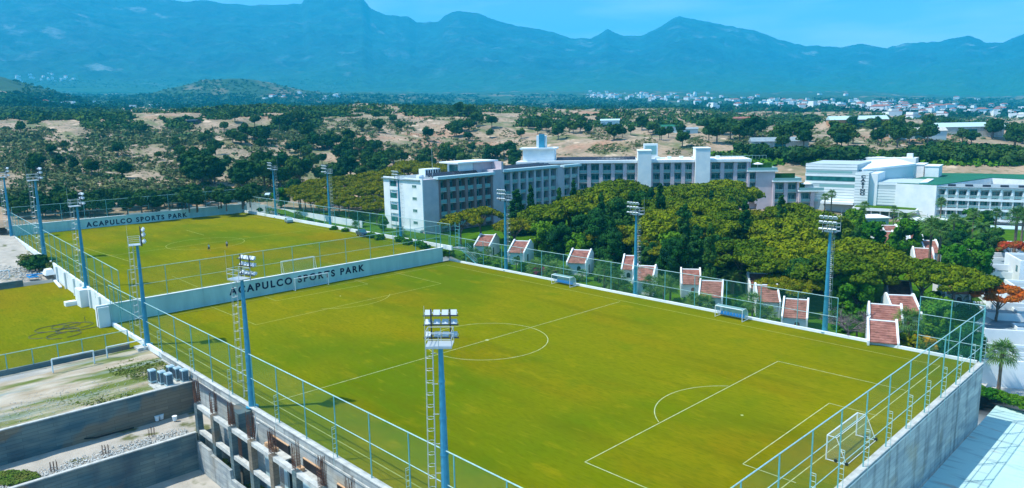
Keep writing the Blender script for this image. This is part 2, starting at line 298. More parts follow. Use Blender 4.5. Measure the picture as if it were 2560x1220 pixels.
def gridmesh(name,PX,PY,PZ,m,smooth=True,flip=False):
    a,b=PX.shape;V=np.stack([PX,PY,PZ],-1).reshape(-1,3);i=np.arange(a*b).reshape(a,b)
    F=np.stack([i[:-1,:-1],i[1:,:-1],i[1:,1:],i[:-1,1:]],-1).reshape(-1,4)
    if flip: F=F[:,::-1]
    return npmesh(name,V,F,[m],None,smooth)
def polar(D,cols):
    v=np.stack([VH[:2]+RH[:2]*(c-1280)/FPX for c in cols]);v/=np.linalg.norm(v,axis=1)[:,None]
    return CAM[0]+v[:,0][:,None]*D[None],CAM[1]+v[:,1][:,None]*D[None]
# near garden ground (one sheet), hillside and plain out to the mountains' foot
xs=np.arange(-158,130,2.);ys=np.concatenate([[36.9],np.arange(38,240,2.)]);PX,PY=np.meshgrid(xs,ys,indexing='ij')
_m=gridmesh('lawn',PX,PY,G(PX,PY),M['lawn'])
import bmesh
_b=bmesh.new();_b.from_mesh(_m);bmesh.ops.delete(_b,geom=[v for v in _b.verts if math.hypot(v.co.x-CAM[0],v.co.y-CAM[1])>250 or (v.co.x>53.9 and v.co.y<61)],context='VERTS');_b.to_mesh(_m);_b.free()
link('lawn',_m,kind='structure')
cols=np.linspace(-700,3200,420)
D=np.concatenate([np.arange(243,700,3.),np.geomspace(700,1500,110)]);PX,PY=polar(D,cols)
_m=gridmesh('hillside',PX,PY,G(PX,PY)-.15,M['soil'],flip=True);_b=bmesh.new();_b.from_mesh(_m);bmesh.ops.delete(_b,geom=[v for v in _b.verts if v.co.x>-161.3 and v.co.y<38.5],context='VERTS');_b.to_mesh(_m);_b.free()
link('hillside',_m,kind='structure')
D=np.geomspace(1495,4600,130);PX,PY=polar(D,cols);PZ=G(PX,PY)-.3+(fbm(PX/40,PY/40,2,5)-.5)*14*sst(1500,1700,D)[None]*.5
link('plain',gridmesh('plain',PX,PY,PZ,M['plain'],flip=True),kind='structure')
SKY=[(-700,-90),(-300,-80),(0,-70),(200,-48),(330,-22),(455,1),(510,6),(560,1),(600,10),(660,14),(720,13),(786,10),(797,-8),(830,-14),(930,-12),(950,20),(985,36),(1040,42),(1060,55),(1110,55),(1130,38),(1150,29),(1175,28),(1210,34),(1240,46),(1280,60),(1390,80),(1430,96),(1480,96),(1502,84),(1520,73),(1538,82),(1560,90),(1600,90),(1650,66),(1672,50),(1692,40),(1740,50),(1800,63),(1870,75),(1930,98),(2000,116),(2050,116),(2090,119),(2130,110),(2200,121),(2250,108),(2320,106),(2370,95),(2395,90),(2440,108),(2480,108),(2520,90),(2570,72),(2700,50),(2900,70),(3200,60)]
cols=np.linspace(-650,3150,900);D=np.concatenate([np.linspace(4300,7000,170),np.linspace(7040,8200,20)]);PX,PY=polar(D,cols)
topy=np.interp(cols,[a for a,_ in SKY],[b for _,b in SKY])+(fbm(cols/14,cols*0,4,9)-.5)*5
zt=np.array([dep(c,y,7000.)[2] for c,y in zip(cols,topy)])
zb=np.array([dep(c,y,4300.)[2] for c,y in zip(cols,np.interp(cols,[0,600,1200,1800,2560],[226,232,229,229,244]))])
t=((D-4300)/2700)[None];tt=np.clip(t,0,1)
sp=fbm(PX/900,PY/900,6,21,True)   # spurs and gullies
shape=tt**(1.25+.9*(sp-.5))
PZ=zb[:,None]+(zt-zb)[:,None]*shape+(sp-.62)*340*np.sin(np.pi*tt)**.8+(fbm(PX/170,PY/170,4,2,True)-.6)*70*np.sin(np.pi*np.clip(tt,0,1))**.5
PZ=np.minimum(PZ,zb[:,None]+(np.maximum(zt-zb,1))[:,None]*(.02+.98*tt)*1.0+90*(1-tt)*tt*4)
PZ=np.where(t>1,zt[:,None]-(D-7000)[None]*.5,PZ);PZ=np.where(D[None]<4310,zb[:,None]-40,PZ)
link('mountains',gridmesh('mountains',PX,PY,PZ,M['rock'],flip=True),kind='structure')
# the country beyond the range, out to the horizon
D=np.array([8150.,8500.,8900.]);PX,PY=polar(D,cols[::30]);link('far_ground',gridmesh('far_ground',PX,PY,PX*0+60,M['plain'],flip=True),kind='structure')
# ---------------------------------------------------------------- pitches and their ground
def sheet(name,x0,y0,x1,y1,z,m,n=1,kind='structure',z1=None,amp=0.):
    a=np.linspace(x0,x1,max(2,int(abs(x1-x0)/n)+1));b=np.linspace(y0,y1,max(2,int(abs(y1-y0)/n)+1));PX,PY=np.meshgrid(a,b,indexing='ij')
    PZ=PX*0+z if z1 is None else z+(z1-z)*(PX-x0)/(x1-x0)
    if amp:
        e=np.minimum(np.minimum(abs(PX-x0),abs(PX-x1)),np.minimum(abs(PY-y0),abs(PY-y1)));PZ=PZ+(fbm(PX/2.5,PY/2.5,4,8)-.5)*amp*np.clip(e/2,0,1)
    return link(name,gridmesh(name,PX,PY,PZ,m),kind=kind)
sheet('near_pitch_grass',-53.3,-35.95,54.9,36.2,0,M['pitch'],8)
LW=lambda x:-35.75+(x+54.)*(-4.9/106.5)   # line of the wall on the left side of the far pitch
MB().add([(-160.6,LW(-160.6)+.2,3.2),(-53.9,LW(-53.9)+.2,3.2),(-53.9,34.6,3.2),(-160.6,34.6,3.2)],[(0,1,2,3)]).build('far_pitch_grass',M['pitch'],kind='structure')
MB().add([(-101.2,-36.,-.296),(-54,-36.,-.296),(-54,LW(-54)-.1,-.296),(-101.2,LW(-101.2)-.1,-.296)],[(0,1,2,3)]).build('training_field_edge',M['pitch'],kind='structure')
sheet('training_field_grass',-101.2,-80,-37.7,-35.9,-.3,M['pitch'],8)
sheet('dirt_track',-37.2,-80,-17.95,-36.5,-.35,M['dirt'],.5,z1=-1.3,amp=.35)
sheet('building_site_floor',-17.5,-80,-10.2,-36.5,-5.,M['yard'],.4,amp=.45)
PX,PT=np.meshgrid(np.arange(-175,-101.5,.9),np.linspace(0,1,64),indexing='ij');PY=-90+(LW(PX)-.35+90)*PT
link('rubble_ground',gridmesh('rubble_ground',PX,PY,5.0-4.0*(PX+175)/73.5+(fbm(PX/2.5,PY/2.5,4,8)-.5)*1.3-.5*PT,M['yard']),kind='structure')
sheet('lower_ground',-9.6,-95,58,-36.6,-9.5,M['yard'],1.,amp=.6)
sheet('road',55.7,-60,130,46,-8.3,M['slab'],4)
sheet('verge',54.0,46.02,130,62,-7.35,M['path'],1.,amp=.5)
PX,PY=np.meshgrid(np.arange(47.5,54.1,1.),np.arange(37.2,112,1.5),indexing='ij');link('path',gridmesh('path',PX,PY,G(PX,PY)+.09,M['path']),kind='structure')
PX,PY=np.meshgrid(np.arange(53.9,90.1,2.),np.arange(60,130,2.),indexing='ij');link('villa_path',gridmesh('villa_path',PX,PY,G(PX,PY)+.07,M['path']),kind='structure')
def lines(name,z,m,segs,arcs,wd=.13):
    b=MB()
    def seg(p,q):
        p=np.array(p[:2],float);q=np.array(q[:2],float);d=q-p;L=np.linalg.norm(d);d/=L;n=np.array([-d[1],d[0]])*wd/2
        b.add([(*(p-n),z),(*(q-n),z),(*(q+n),z),(*(p+n),z)],[(0,1,2,3)])
    for p,q in segs: seg(p,q)
    for cx,cy,r,a0,a1 in arcs:
        n=40;t=np.linspace(a0,a1,n)
        for i in range(n-1): 
            for k in [0]:
                p0=(cx+(r-wd/2)*math.cos(t[i]),cy+(r-wd/2)*math.sin(t[i]),z);p1=(cx+(r-wd/2)*math.cos(t[i+1]),cy+(r-wd/2)*math.sin(t[i+1]),z)
                q0=(cx+(r+wd/2)*math.cos(t[i]),cy+(r+wd/2)*math.sin(t[i]),z);q1=(cx+(r+wd/2)*math.cos(t[i+1]),cy+(r+wd/2)*math.sin(t[i+1]),z)
                b.add([p0,q0,q1,p1],[(0,1,2,3)])
    return b.build(name,m,kind='structure')
A=lambda x,y:at(x,y,0)
pa=math.acos(5.5/9.15)
lines('pitch_markings',.006,M['line'],[(A(1550,754),(-.6,-34.)),(A(1945,903),A(1462,1155)),(A(1945,903),A(2264,976)),(A(1462,1155),A(1630,1226)),(A(2073,1008),A(1857,1160)),(A(2073,1008),A(2193,1039)),(A(1857,1160),A(1990,1207)),(A(2350,914),(51.5,-34))],
  [(0,0,9.15,0,2*math.pi),(41.15,0,9.15,math.pi-pa*1.0,math.pi+pa*1.0)],.095)
lines('worn_pitch_markings',.006,M['faint'],[((-51.6,-33.5),A(1114,662)),(A(1114,662),A(2350,914)),(A(1103,709),A(985,681)),(A(526,766),A(640,812)),(A(1103,709),A(640,812)),(A(886,700),A(920,710)),(A(660,741),A(691,752)),(A(920,710),A(691,752)),((-51.6,-33.9),(51.5,-33.9))],
  [(-41.15,0,9.15,-pa,pa)],.12)
lines('far_pitch_markings',3.206,M['faint'],[(at(152,602,3.2),at(330,655,3.2)),(at(430,690,3.2),at(505,722,3.2)),(at(465,575,3.2),at(510,588,3.2)),((-105,-31.5,0),(-105,33,0)),((-158,-29),(-55,-33)),((-158,32),(-56,32)),((-55.5,-33),(-55.5,32)),(at(820,657,3.2),at(850,662,3.2))],[(-105,0,9.15,0,2*math.pi)],.13)
MB().tube((0,0,.004),(0,0,.010),.28,.28,16).build('centre_spot',M['line'],kind='structure')
for nm,px,py in (('penalty_spot',1855,1038),('penalty_spot',851,740)):
    p=at(px,py,0);MB().tube((p[0],p[1],.004),(p[0],p[1],.010),.16,.16,12).build(nm,M['line'],kind='structure')
# ---------------------------------------------------------------- floodlight masts
def make_mast(loc,label,grp):
    t=root('floodlight_mast',loc,0,label,'floodlight mast',grp)
    b=MB()
    for k in range(5):
        z0=.0+k*3.06;z1=z0+3.06;r=lambda z:.40-.22*z/15.3
        b.tube((0,0,z0),(0,0,z1),r(z0),r(z1),12);b.tube((0,0,z1-.09),(0,0,z1+.05),r(z1)+.035,r(z1)+.035,12)
    b.tube((0,0,0),(0,0,.12),.72,.72,12);b.build('pole',M['pole'],t,smooth=False)
    b=MB()
    for x in (-.2,.2): b.tube((x,-.80,1.2),(x,-.60,15.4),.026,n=4)
    for k in range(47): z=1.4+k*.3;y=-.80+.2*(z-1.2)/14.2;b.tube((-.2,y,z),(.2,y,z),.018,n=4)
    for k in range(13):
        z=3.2+k*1.0;y=-.80+.2*(z-1.2)/14.2
        pts=[(.30*math.sin(a),y-.28+.31*math.cos(a),z) for a in np.linspace(.5,2*math.pi-.5,9)];b.path(pts,.02,4)
    for a in (-.22,.22): b.tube((a,-1.36,3.2),(a,-1.16,15.2),.018,n=4)
    for k in range(6): z=2+k*2.5;b.tube((0,-.78,z),(0,-.3,z),.03,n=4)
    b.build('ladder',M['steel'],t)
    b=MB().box(-1.02,-1.15,15.3,1.02,.45,15.38);b.box(-1.02,-1.15,15.22,1.02,-1.07,15.30);b.box(-1.02,.37,15.22,1.02,.45,15.30);b.build('platform',M['steel'],t)
    b=MB()
    for z in (15.95,16.5):
        b.tube((-1.0,-1.13,z),(1.0,-1.13,z),.028,n=5);b.tube((-1.0,-1.13,z),(-1.0,.43,z),.028,n=5);b.tube((1.0,-1.13,z),(1.0,.43,z),.028,n=5);b.tube((-1.0,.43,z),(1.0,.43,z),.028,n=5)
    for x in (-1.0,0,1.0):
        for y in (-1.13,.43): b.tube((x,y,15.38),(x,y,16.5),.03,n=5)
    b.build('railing',M['steel'],t)
    b=MB()
    for x in (-.75,.75): b.box(x-.05,.55,15.1,x+.05,.65,17.9);b.tube((x,.35,15.25),(x,.62,15.25),.05,n=5)
    for z in (15.55,16.6,17.35): b.box(-1.4,.62,z-.04,1.4,.70,z+.04)
    b.build('lamp_frame',M['dark'],t)
    first=None
    for z,tl in ((15.75,.55),(16.75,.75),(17.5,.95)):
        for k in range(4):
            x=-1.0+k*.66
            if first is None:
                q=MB();q.add([(-.245,-.25,-.05),(.245,-.25,-.05),(.245,.25,-.05),(-.245,.25,-.05),(-.25,-.24,.07),(.25,-.24,.07),(.25,.24,.07),(-.25,.24,.07)],[(3,2,1,0),(4,5,6,7),(0,1,5,4),(1,2,6,5),(2,3,7,6),(3,0,4,7)],0)
                q.box(-.24,-.245,-.125,.24,.245,-.105,1);q.box(-.26,-.265,-.10,.26,.265,-.07,0);q.box(-.33,-.05,-.16,-.30,.05,.05,0);q.box(.30,-.05,-.16,.33,.05,.05,0)
                o=q.build('floodlight',[M['lamp'],M['glassl']],t);first=o
            else: o=first.copy();col.objects.link(o);o.parent=t
            o.location=(x,.95,z);o.rotation_euler=(tl,0,0)
    b=MB().tube((-1.0,-1.13,16.5),(-1.0,-1.13,18.6),.015,n=4);b.build('lightning_rod',M['steel'],t)
    return t
def orient(t,hr,lr):
    for c in t.children:
        n=c.name.split('.')[0]
        if n=='ladder': c.rotation_euler=(0,0,R_(lr))
        elif n in('platform','railing','lamp_frame','lightning_rod'): c.rotation_euler=(0,0,R_(hr))
        elif n=='floodlight':
            x,y,z=c.location;a=R_(hr);c.location=(x*math.cos(a)-y*math.sin(a),x*math.sin(a)+y*math.cos(a),z);c.rotation_euler=(c.rotation_euler[0],0,a)
    return t
gl='floodlight masts around the pitches'
m0=make_mast((35.0,-36.15,.1),'closest and largest floodlight mast, rising in front of the near pitch centre circle',gl)
DR=math.pi
for x,y,z,rz,s,lb in [(-.7,-36.15,.1,0,1,'floodlight mast on the concrete pedestal above the unfinished concrete frame'),
 (-36.2,-36.2,.0,0,1,'floodlight mast beside the two white goals at the corner of the training field'),
 (-72.6,-35.0,3.0,0,1,'floodlight mast on a white block standing at the edge of the training field grass'),
 (-113.4,-33.2,3.1,0,1.17,'floodlight mast beside the dark bush on the rubble ground left of the far pitch'),
 (-159.,-31.6,3.1,0,1.08,'farthest left floodlight mast, at the left end of the far lettered wall'),
 (-138.,35.2,3.3,DR,.98,'floodlight mast nearest the far right corner of the far pitch, behind the silver car'),
 (-105.6,35.6,3.3,DR,.99,'floodlight mast between the silver car and the dark pickup along the far pitch'),
 (-71.3,35.6,3.3,DR,.97,'floodlight mast in front of the white end wall of the hotel'),
 (-34.4,36.9,.1,DR,1,'floodlight mast right of the metal stairs, beside the clipped round bush'),
 (0,37.0,.1,DR,.98,'floodlight mast behind the halfway line in front of the red-roofed bungalows'),
 (34.9,36.9,.1,DR,1,'floodlight mast beside the leafless grey tree near the right corner of the near pitch')]:
    t=dup(m0,(x,y,z),rz,lb,gl,s)
    if abs(x+.7)<.1: orient(t,14,-38)
    elif abs(x+36.2)<.1: orient(t,-14,-30)
    elif y<0: orient(t,0,-35)
orient(m0,44,-44)
# ---------------------------------------------------------------- walls
def wall(name,x0,y0,x1,y1,z0,z1,m,label,cap=None,cat='wall',grp=None):
    b=MB().box(x0,y0,z0,x1,y1,z1)
    o=b.build(name,m);tag(o,label,cat,grp)
    if cap: MB().box(x0-.08,y0-.08,z1+.003,x1+.08,y1+.08,z1+.12).build('coping',cap,o)
    return o
def text_on(parent,s,x,y0,y1,z0,h,depth=.04):
    """letters on a wall face looking along +X, running along +Y"""
    cu=bpy.data.curves.new('lettering','FONT');cu.body=s;cu.size=1;cu.extrude=.02;cu.space_character=1.35;cu.offset=.032
    o=bpy.data.objects.new('lettering',cu);col.objects.link(o);bpy.context.view_layer.update()
    dg=bpy.context.evaluated_depsgraph_get();me=bpy.data.meshes.new_from_object(o.evaluated_get(dg));bpy.data.objects.remove(o)
    v=np.array([p.co[:] for p in me.vertices]);mn=v.min(0);mxx=v.max(0)
    sx=(y1-y0)/(mxx[0]-mn[0]);sz=h/(mxx[1]-mn[1])
    for p in me.vertices:
        a,b_,c=p.co;p.co=(x+.003+(c+.02)*depth/.04,y0+(a-mn[0])*sx,z0+(b_-mn[1])*sz)
    me.materials.clear();me.materials.append(M['letter']);return me
dw=wall('dividing_wall',-53.8,-38.3,-53.4,34.6,-.4,3.28,M['wallshade'],'retaining wall painted with dark lettering between the near and far pitch',M['white'])
link('lettering',text_on(dw,'ACAPULCO SPORTS PARK',-53.4,-16.2,13.1,1.15,1.45),dw)
MB().box(-54.6,-38.3,-.4,-53.0,-36.6,3.1).build('buttress',M['white'],dw)
bw=wall('back_wall',-161.2,-31.4,-160.7,36.,3.0,6.0,M['wallshade'],'lettered retaining wall closing the far end of the far pitch',M['white'])
link('lettering',text_on(bw,'ACAPULCO SPORTS PARK',-160.7,-12.8,16.1,3.6,1.5),bw)
w1=MB().prism([(-160.5,LW(-160.5)-.17),(-54.65,LW(-54.65)-.17),(-54.65,LW(-54.65)+.17),(-160.5,LW(-160.5)+.17)],-.5,3.35).build('side_wall',M['white'],label='white retaining wall between the far pitch and the training field',cat='wall')
for x in (-100,-91.5,-83,-77,-69.5,-62): MB().box(x-.25,LW(x)-.5,-.45,x+.25,LW(x)-.14,3.2).build('pilaster',M['white'],w1)
pd=MB().box(-74.4,-36.6,-.3,-71.0,-35.1,2.95).build('mast_pedestal',M['white']);tag(pd,'white block carrying a mast at the edge of the training field','pedestal')
MB().box(-75.4,-38.4,-.3,-74.,-36.6,.5).build('footing',M['white'],pd)
MB().box(-115,-34.6,1.4,-112,LW(-113)-.2,3.05).build('mast_pedestal',M['white'],label='low white plinth under the mast beside the dark bush',cat='pedestal')
MB().box(-160.8,-33.2,2.4,-157.2,LW(-158)-.2,3.05).build('mast_pedestal',M['white'],label='low white plinth under the farthest left mast',cat='pedestal')
wall('kerb_wall',-160.6,34.65,-50.2,35.0,3.0,4.0,M['white'],'white kerb wall along the right side of the far pitch')
wall('kerb_wall',-53.3,36.25,54.9,36.6,-.3,.38,M['white'],'long white kerb along the far side of the near pitch below the bungalows')
wall('boundary_wall',-158,41.2,-98,41.5,2.6,4.9,M['white'],'white boundary wall on the verge right of the far pitch in front of the pines')
wall('kerb_wall',-53.,-36.5,-29.6,-36.05,-.5,.3,M['white'],'short white kerb between the near pitch and the training field')
wall('field_kerb',-37.7,-80,-37.35,-38.4,-.8,.35,M['conc2'],'low dark kerb wall between the training field and the dirt track')
wall('field_wall',-101.8,-80,-101.3,-40.,-.5,1.02,M['conc2'],'low grey wall at the back edge of the training field')
# near side retaining wall: full height with board marks, ledge and pale kerb
rw=wall('retaining_wall',-29.5,-36.5,55.1,-36.02,-10.5,.15,M['conc'],'stained concrete retaining wall along the near side of the near pitch',M['conclight'])
MB().box(-29.4,-36.62,-.75,54.9,-36.51,-.55).build('ledge',M['conclight'],rw)
r2=wall('retaining_wall',55.12,-36.5,55.6,36.6,-9.,.15,M['conc'],'tall concrete retaining wall under the right end fence',M['conclight'])
MB().box(55.61,-36.4,-.2,55.68,36.5,-.05).build('pipe_run',M['steel'],r2)
# ---------------------------------------------------------------- fences
def fence(label,P,Q,zb,zt,posts,rails,out=None,lad=0,name='chain_link_fence',grp='chain link fences round the pitches',ladz=3.6,every=1):
    """P,Q ends (x,y); posts = distances; out = unit direction of braces"""
    P=np.array(P,float);Q=np.array(Q,float);L=np.linalg.norm(Q-P);e=(Q-P)/L;t=root(name,(P[0],P[1],zb),0,label,'fence',grp)
    H=zt-zb;first=None
    for i,s in enumerate(posts):
        p=e*s
        if first is None: first=MB().tube((0,0,-.25),(0,0,H),.062,n=8).build('post',M['fence'],t);o=first
        else: o=first.copy();col.objects.link(o);o.parent=t
        o.location=(p[0],p[1],0)
        if out and i%every==0 and lad:
            b=MB();ox,oy=out[0]*.42,out[1]*.42
            b.tube((ox,oy,-.9),(ox,oy,ladz),.025,n=4);b.tube((0,0,ladz),(ox,oy,ladz),.025,n=4)
            for k in range(int((ladz+.5)/.5)): b.tube((0,0,k*.5),(ox,oy,k*.5-.0),.022,n=4)
            b.build('post_brace',M['rail'],t,(p[0],p[1],0))
    s0,s1=posts[0],posts[-1]
    for i,z in enumerate(rails):
        MB().tube((e[0]*s0,e[1]*s0,z-zb),(e[0]*s1,e[1]*s1,z-zb),.052 if i==0 else .038,n=6).build('rail',M['rail'],t)
    MB().add([(e[0]*s0,e[1]*s0,.02),(e[0]*s1,e[1]*s1,.02),(e[0]*s1,e[1]*s1,H),(e[0]*s0,e[1]*s0,H)],[(0,1,2,3)]).build('mesh_panel',M['net'],t)
    return t
S=lambda a,b,d:list(np.arange(a,b+.01,d))
fence('tall fence with ladder-like post braces on the right end wall of the near pitch',(55.35,-36.2),(55.35,36.4),.27,7.6,[0]+[4.1+5.75*k for k in range(12)]+[72.4],[7.6,5.5,2.45],(1,0),1,ladz=3.7)
fence('fence along the far side of the near pitch in front of the bungalows',(-53.4,36.42),(48,36.42),.38,5.75,S(.2,95.5,6.),[5.75,2.85],(0,1),0)
fence('short tall fence corner piece behind the right corner of the near pitch',(47.7,36.42),(55.3,36.42),.38,7.8,[0,3.8,7.5],[7.8,5.4,2.4],(0,1),0)
fence('fence along the near side of the near pitch above the construction site',(-53.5,-36.2),(55.1,-36.2),.27,6.6,[0,5,11]+[17.5+6.02*k for k in range(15)]+[108.5],[6.6,3.7],(0,-1),1,ladz=3.2,every=2)
fence('fence on top of the lettered dividing wall between the two pitches',(-53.6,-33),(-53.6,34.4),3.3,8.6,S(0,67,6.)+[67.2],[8.6,5.8],None,0)
fence('fence along the left side of the far pitch above the training field',(-160.2,LW(-160.2)),(-47.6,LW(-47.6)),3.36,9.8,S(0,112,6.)+[112.5],[9.8,6.9],(0,-1),1,ladz=2.5,every=4)
fence('fence standing on the back wall of the far pitch before the dark trees',(-161,-31),(-161,36.2),6.1,11.15,S(.5,67,5.9),[11.15,8.4],None,0)
fence('fence along the right side of the far pitch in front of the hotel',(-160.5,34.85),(-50.5,34.85),4.0,9.,S(0,110,5.9)+[109.8],[9.,6.4],None,0)
fence('low fence across the near end of the training field behind the two goals',(-37.5,-72),(-37.5,-38.4),.36,2.5,S(0,33.6,3.05)+[33.5],[2.5],None,0,grp='low fences at the training field')
# gate frame with ladder rungs where the two far side fences meet
g=root('fence_gate_tower',(-51.3,36.9,0),0,'tall ladder-like steel frame in the fence at the top of the stairs','gate frame')
for x in (0,1.5): MB().tube((x,0,3.0),(x,0,9.2),.07,n=6).build('upright',M['fence'],g)
b=MB()
for k in range(7): b.tube((0,0,3.5+k*.8),(1.5,0,3.5+k*.8),.045,n=5)
b.build('rungs',M['fence'],g)
MB().tube((0,.9,3.),(0,.9,7.4),.07,n=6).build('upright',M['fence'],g)
# ---------------------------------------------------------------- stairs, goals, shelters
t=root('metal_stairs',(-50,37.3,0),0,'open metal staircase coming down from the far pitch beside the near pitch corner','staircase')
b=MB()
for k in range(16): b.box(k*.36,0,3.0-k*.19,k*.36+.3,1.9,3.04-k*.19)
b.build('treads',M['steel'],t)
for y in (-.05,1.95): MB().bar((0,y,2.95),(5.8,y,-.05),.1,.3).build('stringer',M['fence'],t)
for y in (-.05,1.95):
    b=MB().tube((0,y,4.1),(5.8,y,1.1),.035,n=5)
    b.tube((0,y,3.6),(5.8,y,.6),.025,n=5)
    for k in range(6): b.tube((k*1.15,y,3-k*.6),(k*1.15,y,4.1-k*.6),.03,n=5)
    b.build('handrail',M['fence'],t)
MB().prism([(0,0),(0,1.9),(-3.2,1.9),(-3.2,0)],2.9,3.0).build('landing',M['steel'],t)
def goal(loc,rz,w_,h,dp,label,net=True,grp='football goals',wheels=False):
    t=root('football_goal',loc,rz,label,'goal',grp)
    b=MB()
    for s in (-1,1):
        MB().tube((0,s*w_/2,0),(0,s*w_/2,h),.065 if net else .09,n=8).build('goalpost',M['white'],t)
    MB().tube((0,-w_/2,h),(0,w_/2,h),.065 if net else .09,n=8).build('crossbar',M['white'],t)
    if net:
        for s in (-1,1):
            y=s*w_/2;b.tube((0,y,h),(dp*.45,y,h),.035,n=6);b.tube((dp*.45,y,h),(dp,y,.05),.035,n=6);b.tube((0,y,.05),(dp,y,.05),.035,n=6)
        b.tube((dp,-w_/2,.05),(dp,w_/2,.05),.035,n=6);b.tube((dp*.45,-w_/2,h),(dp*.45,w_/2,h),.03,n=6);b.build('back_frame',M['white'],t)
        n=MB();y=w_/2
        n.add([(0,-y,h),(dp*.45,-y,h),(dp*.45,y,h),(0,y,h),(dp,-y,.05),(dp,y,.05),(0,-y,.05),(0,y,.05)],[(0,1,2,3),(1,4,5,2),(0,6,4,1),(3,2,5,7)]);n.build('net',M['goalnet'],t)
    if wheels:
        for s in (-1,1):
            for xx in (.9,dp): MB().tube((xx,s*w_/2-.06,.16),(xx,s*w_/2+.06,.16),.16,n=12).build('wheel',M['black'],t)
    return t
goal((52.1,0,.0),0,7.32,2.44,1.9,'white goal on black wheels at the right end of the near pitch',wheels=True)
goal((-52.0,0,.0),math.pi,7.32,2.44,1.0,'white goal in front of the lettered dividing wall on the near pitch')
goal((-55.2,-1.2,3.2),0,7.1,2.44,1.1,'white goal on the far pitch seen above the lettered dividing wall')
goal((-34.0,-46.6,-.45),0,5.1,1.9,1,'left of the two netless white goals on the dirt track',False,'netless goals on the dirt track')
goal((-35.2,-39.5,-.4),0,5.1,1.6,1,'right of the two netless white goals on the dirt track, under the mast',False,'netless goals on the dirt track')
goal((-104,-45.,1.4),.1,6.5,1.7,1,'white goal frame standing on the rubble beyond the training field',False,'goals on the rubble ground')
def shelter(loc,label):
    t=root('team_shelter',loc,0,label,'shelter','team shelters along the near pitch');L=4.8
    pr=[(0,0),(0,.0),(-.9,1.9),(.15,1.98),(.9,1.02)]
    b=MB()
    for x in (0,L):
        b.tube((x,-.9,0),(x,-.9,1.9),.05,n=6);b.tube((x,-.9,1.9),(x,.2,1.98),.04,n=6);b.tube((x,.2,1.98),(x,.85,1.4),.04,n=6);b.tube((x,.85,1.4),(x,.95,0),.04,n=6);b.tube((x,-.9,.04),(x,.95,.04),.04,n=6)
    b.tube((0,-.9,1.9),(L,-.9,1.9),.06,n=6);b.tube((0,.95,.05),(L,.95,.05),.04,n=6);b.build('shelter_frame',M['white'],t)
    n=MB();n.add([(0,-.9,1.9),(L,-.9,1.9),(L,.2,1.98),(0,.2,1.98),(L,.85,1.4),(0,.85,1.4),(L,.95,.05),(0,.95,.05)],[(0,1,2,3),(3,2,4,5),(5,4,6,7)]);n.add([(0,-.9,1.9),(0,.2,1.98),(0,.85,1.4),(0,.95,.1),(0,-.0,.1)],[(0,1,2,3,4)]);n.add([(L,-.9,1.9),(L,.2,1.98),(L,.85,1.4),(L,.95,.1),(L,-.0,.1)],[(0,1,2,3,4)])
    n.build('clear_cover',M['clear'],t)
    f=None
    for k in range(8):
        if f is None:
            q=MB().box(-.22,0,.38,.22,.42,.45);q.hexa([(-.22,.38,.42),(.22,.38,.42),(.22,.44,.42),(-.22,.44,.42),(-.22,.48,.82),(.22,.48,.82),(.22,.54,.82),(-.22,.54,.82)]);f=q.build('seat',M['blue'],t);o=f
        else: o=f.copy();col.objects.link(o);o.parent=t
        o.location=(.5+k*.54,0,0)
    MB().box(.1,.1,.3,L-.1,.3,.37).build('seat_beam',M['steel'],t)
    return t
shelter((-18.2,34.9,0),'smaller team shelter with blue seats near the magenta flowering bush')
shelter((18.2,34.9,0),'team shelter with a row of seats right of the halfway line, before a bungalow')
# ---------------------------------------------------------------- building site
for nm,x,y0,y1,z0,z1,m,lb in (('site_wall',-17.9,-80,-36.6,-6,-1.,M['conc2'],'upper board-marked concrete wall with a white top edge below the dirt track'),('site_wall',-10.1,-80,-39.6,-10.5,-4.8,M['conc2'],'lower board-marked concrete wall in front of the gravel strip')):
    wall(nm,x,y0,x+.3,y1,z0,z1,m,lb,M['conclight'])
sw=MB();sw.v=[];
prof=[(-10.0,-5.9),(-6,-5.9),(-5.6,-6.3),(-.2,-6.4),(0,-7.4),(5,-7.3),(6,-8.2),(14,-8.1),(40,-8.2),(40,-10.5),(-10,-10.5)]
n=len(prof);sw.add([(x,-39.6,z) for x,z in prof]+[(x,-39.25,z) for x,z in prof],[tuple(range(n)),tuple(range(n,2*n))[::-1]]+[(i,(i+1)%n,n+(i+1)%n,n+i)[::-1] for i in range(n)]);tag(sw.build('site_wall',M['conc']),'pale concrete wall with a stepped broken top below the concrete frame','wall')
fr=root('concrete_frame',(0,-38.9,0),0,'unfinished concrete frame of columns and two beams with rusty rebar','concrete frame')
for z0,z1 in ((-1.75,-1.3),(-5.0,-4.55)):
    for k in range(7):
        x0=-10.2+k*5.02;MB().box(x0+.42,-.28,z0,x0+4.6,.28,z1).build('beam',M['conclight'],fr)
for k in range(8):
    x=-10.2+k*5.02;MB().box(x-.42,-.33,-10.3,x+.42,.33,-1.32).build('column',M['conc2'],fr)
    b=MB();h=2.6 if k%3 else 2.9
    for i in range(6):
        for j in range(3):
            if k%2==0 or j!=1:
                a=random.uniform(-.06,.06);b.tube((x-.36+i*.145,-.26+j*.26,-1.02),(x-.36+i*.145+a,-.26+j*.26+a,-1.02+h+random.uniform(-.5,.2)),.026,n=4)
    for i in range(6): z=-1.1+i*.3;b.path([(x-.4,-.3,z),(x+.4,-.3,z),(x+.4,.3,z),(x-.4,.3,z),(x-.4,-.3,z)],.018,4)
    b.build('rebar',M['rust'],fr)
    if k>=2 and k<7:
        b=MB()
        for i in range(7): b.tube((x+1.+i*.14,.1,-4.6),(x+1.+i*.14+.1,.1,-1.8),.022,n=4)
        if k%2==0: b.build('rebar',M['rust'],fr)
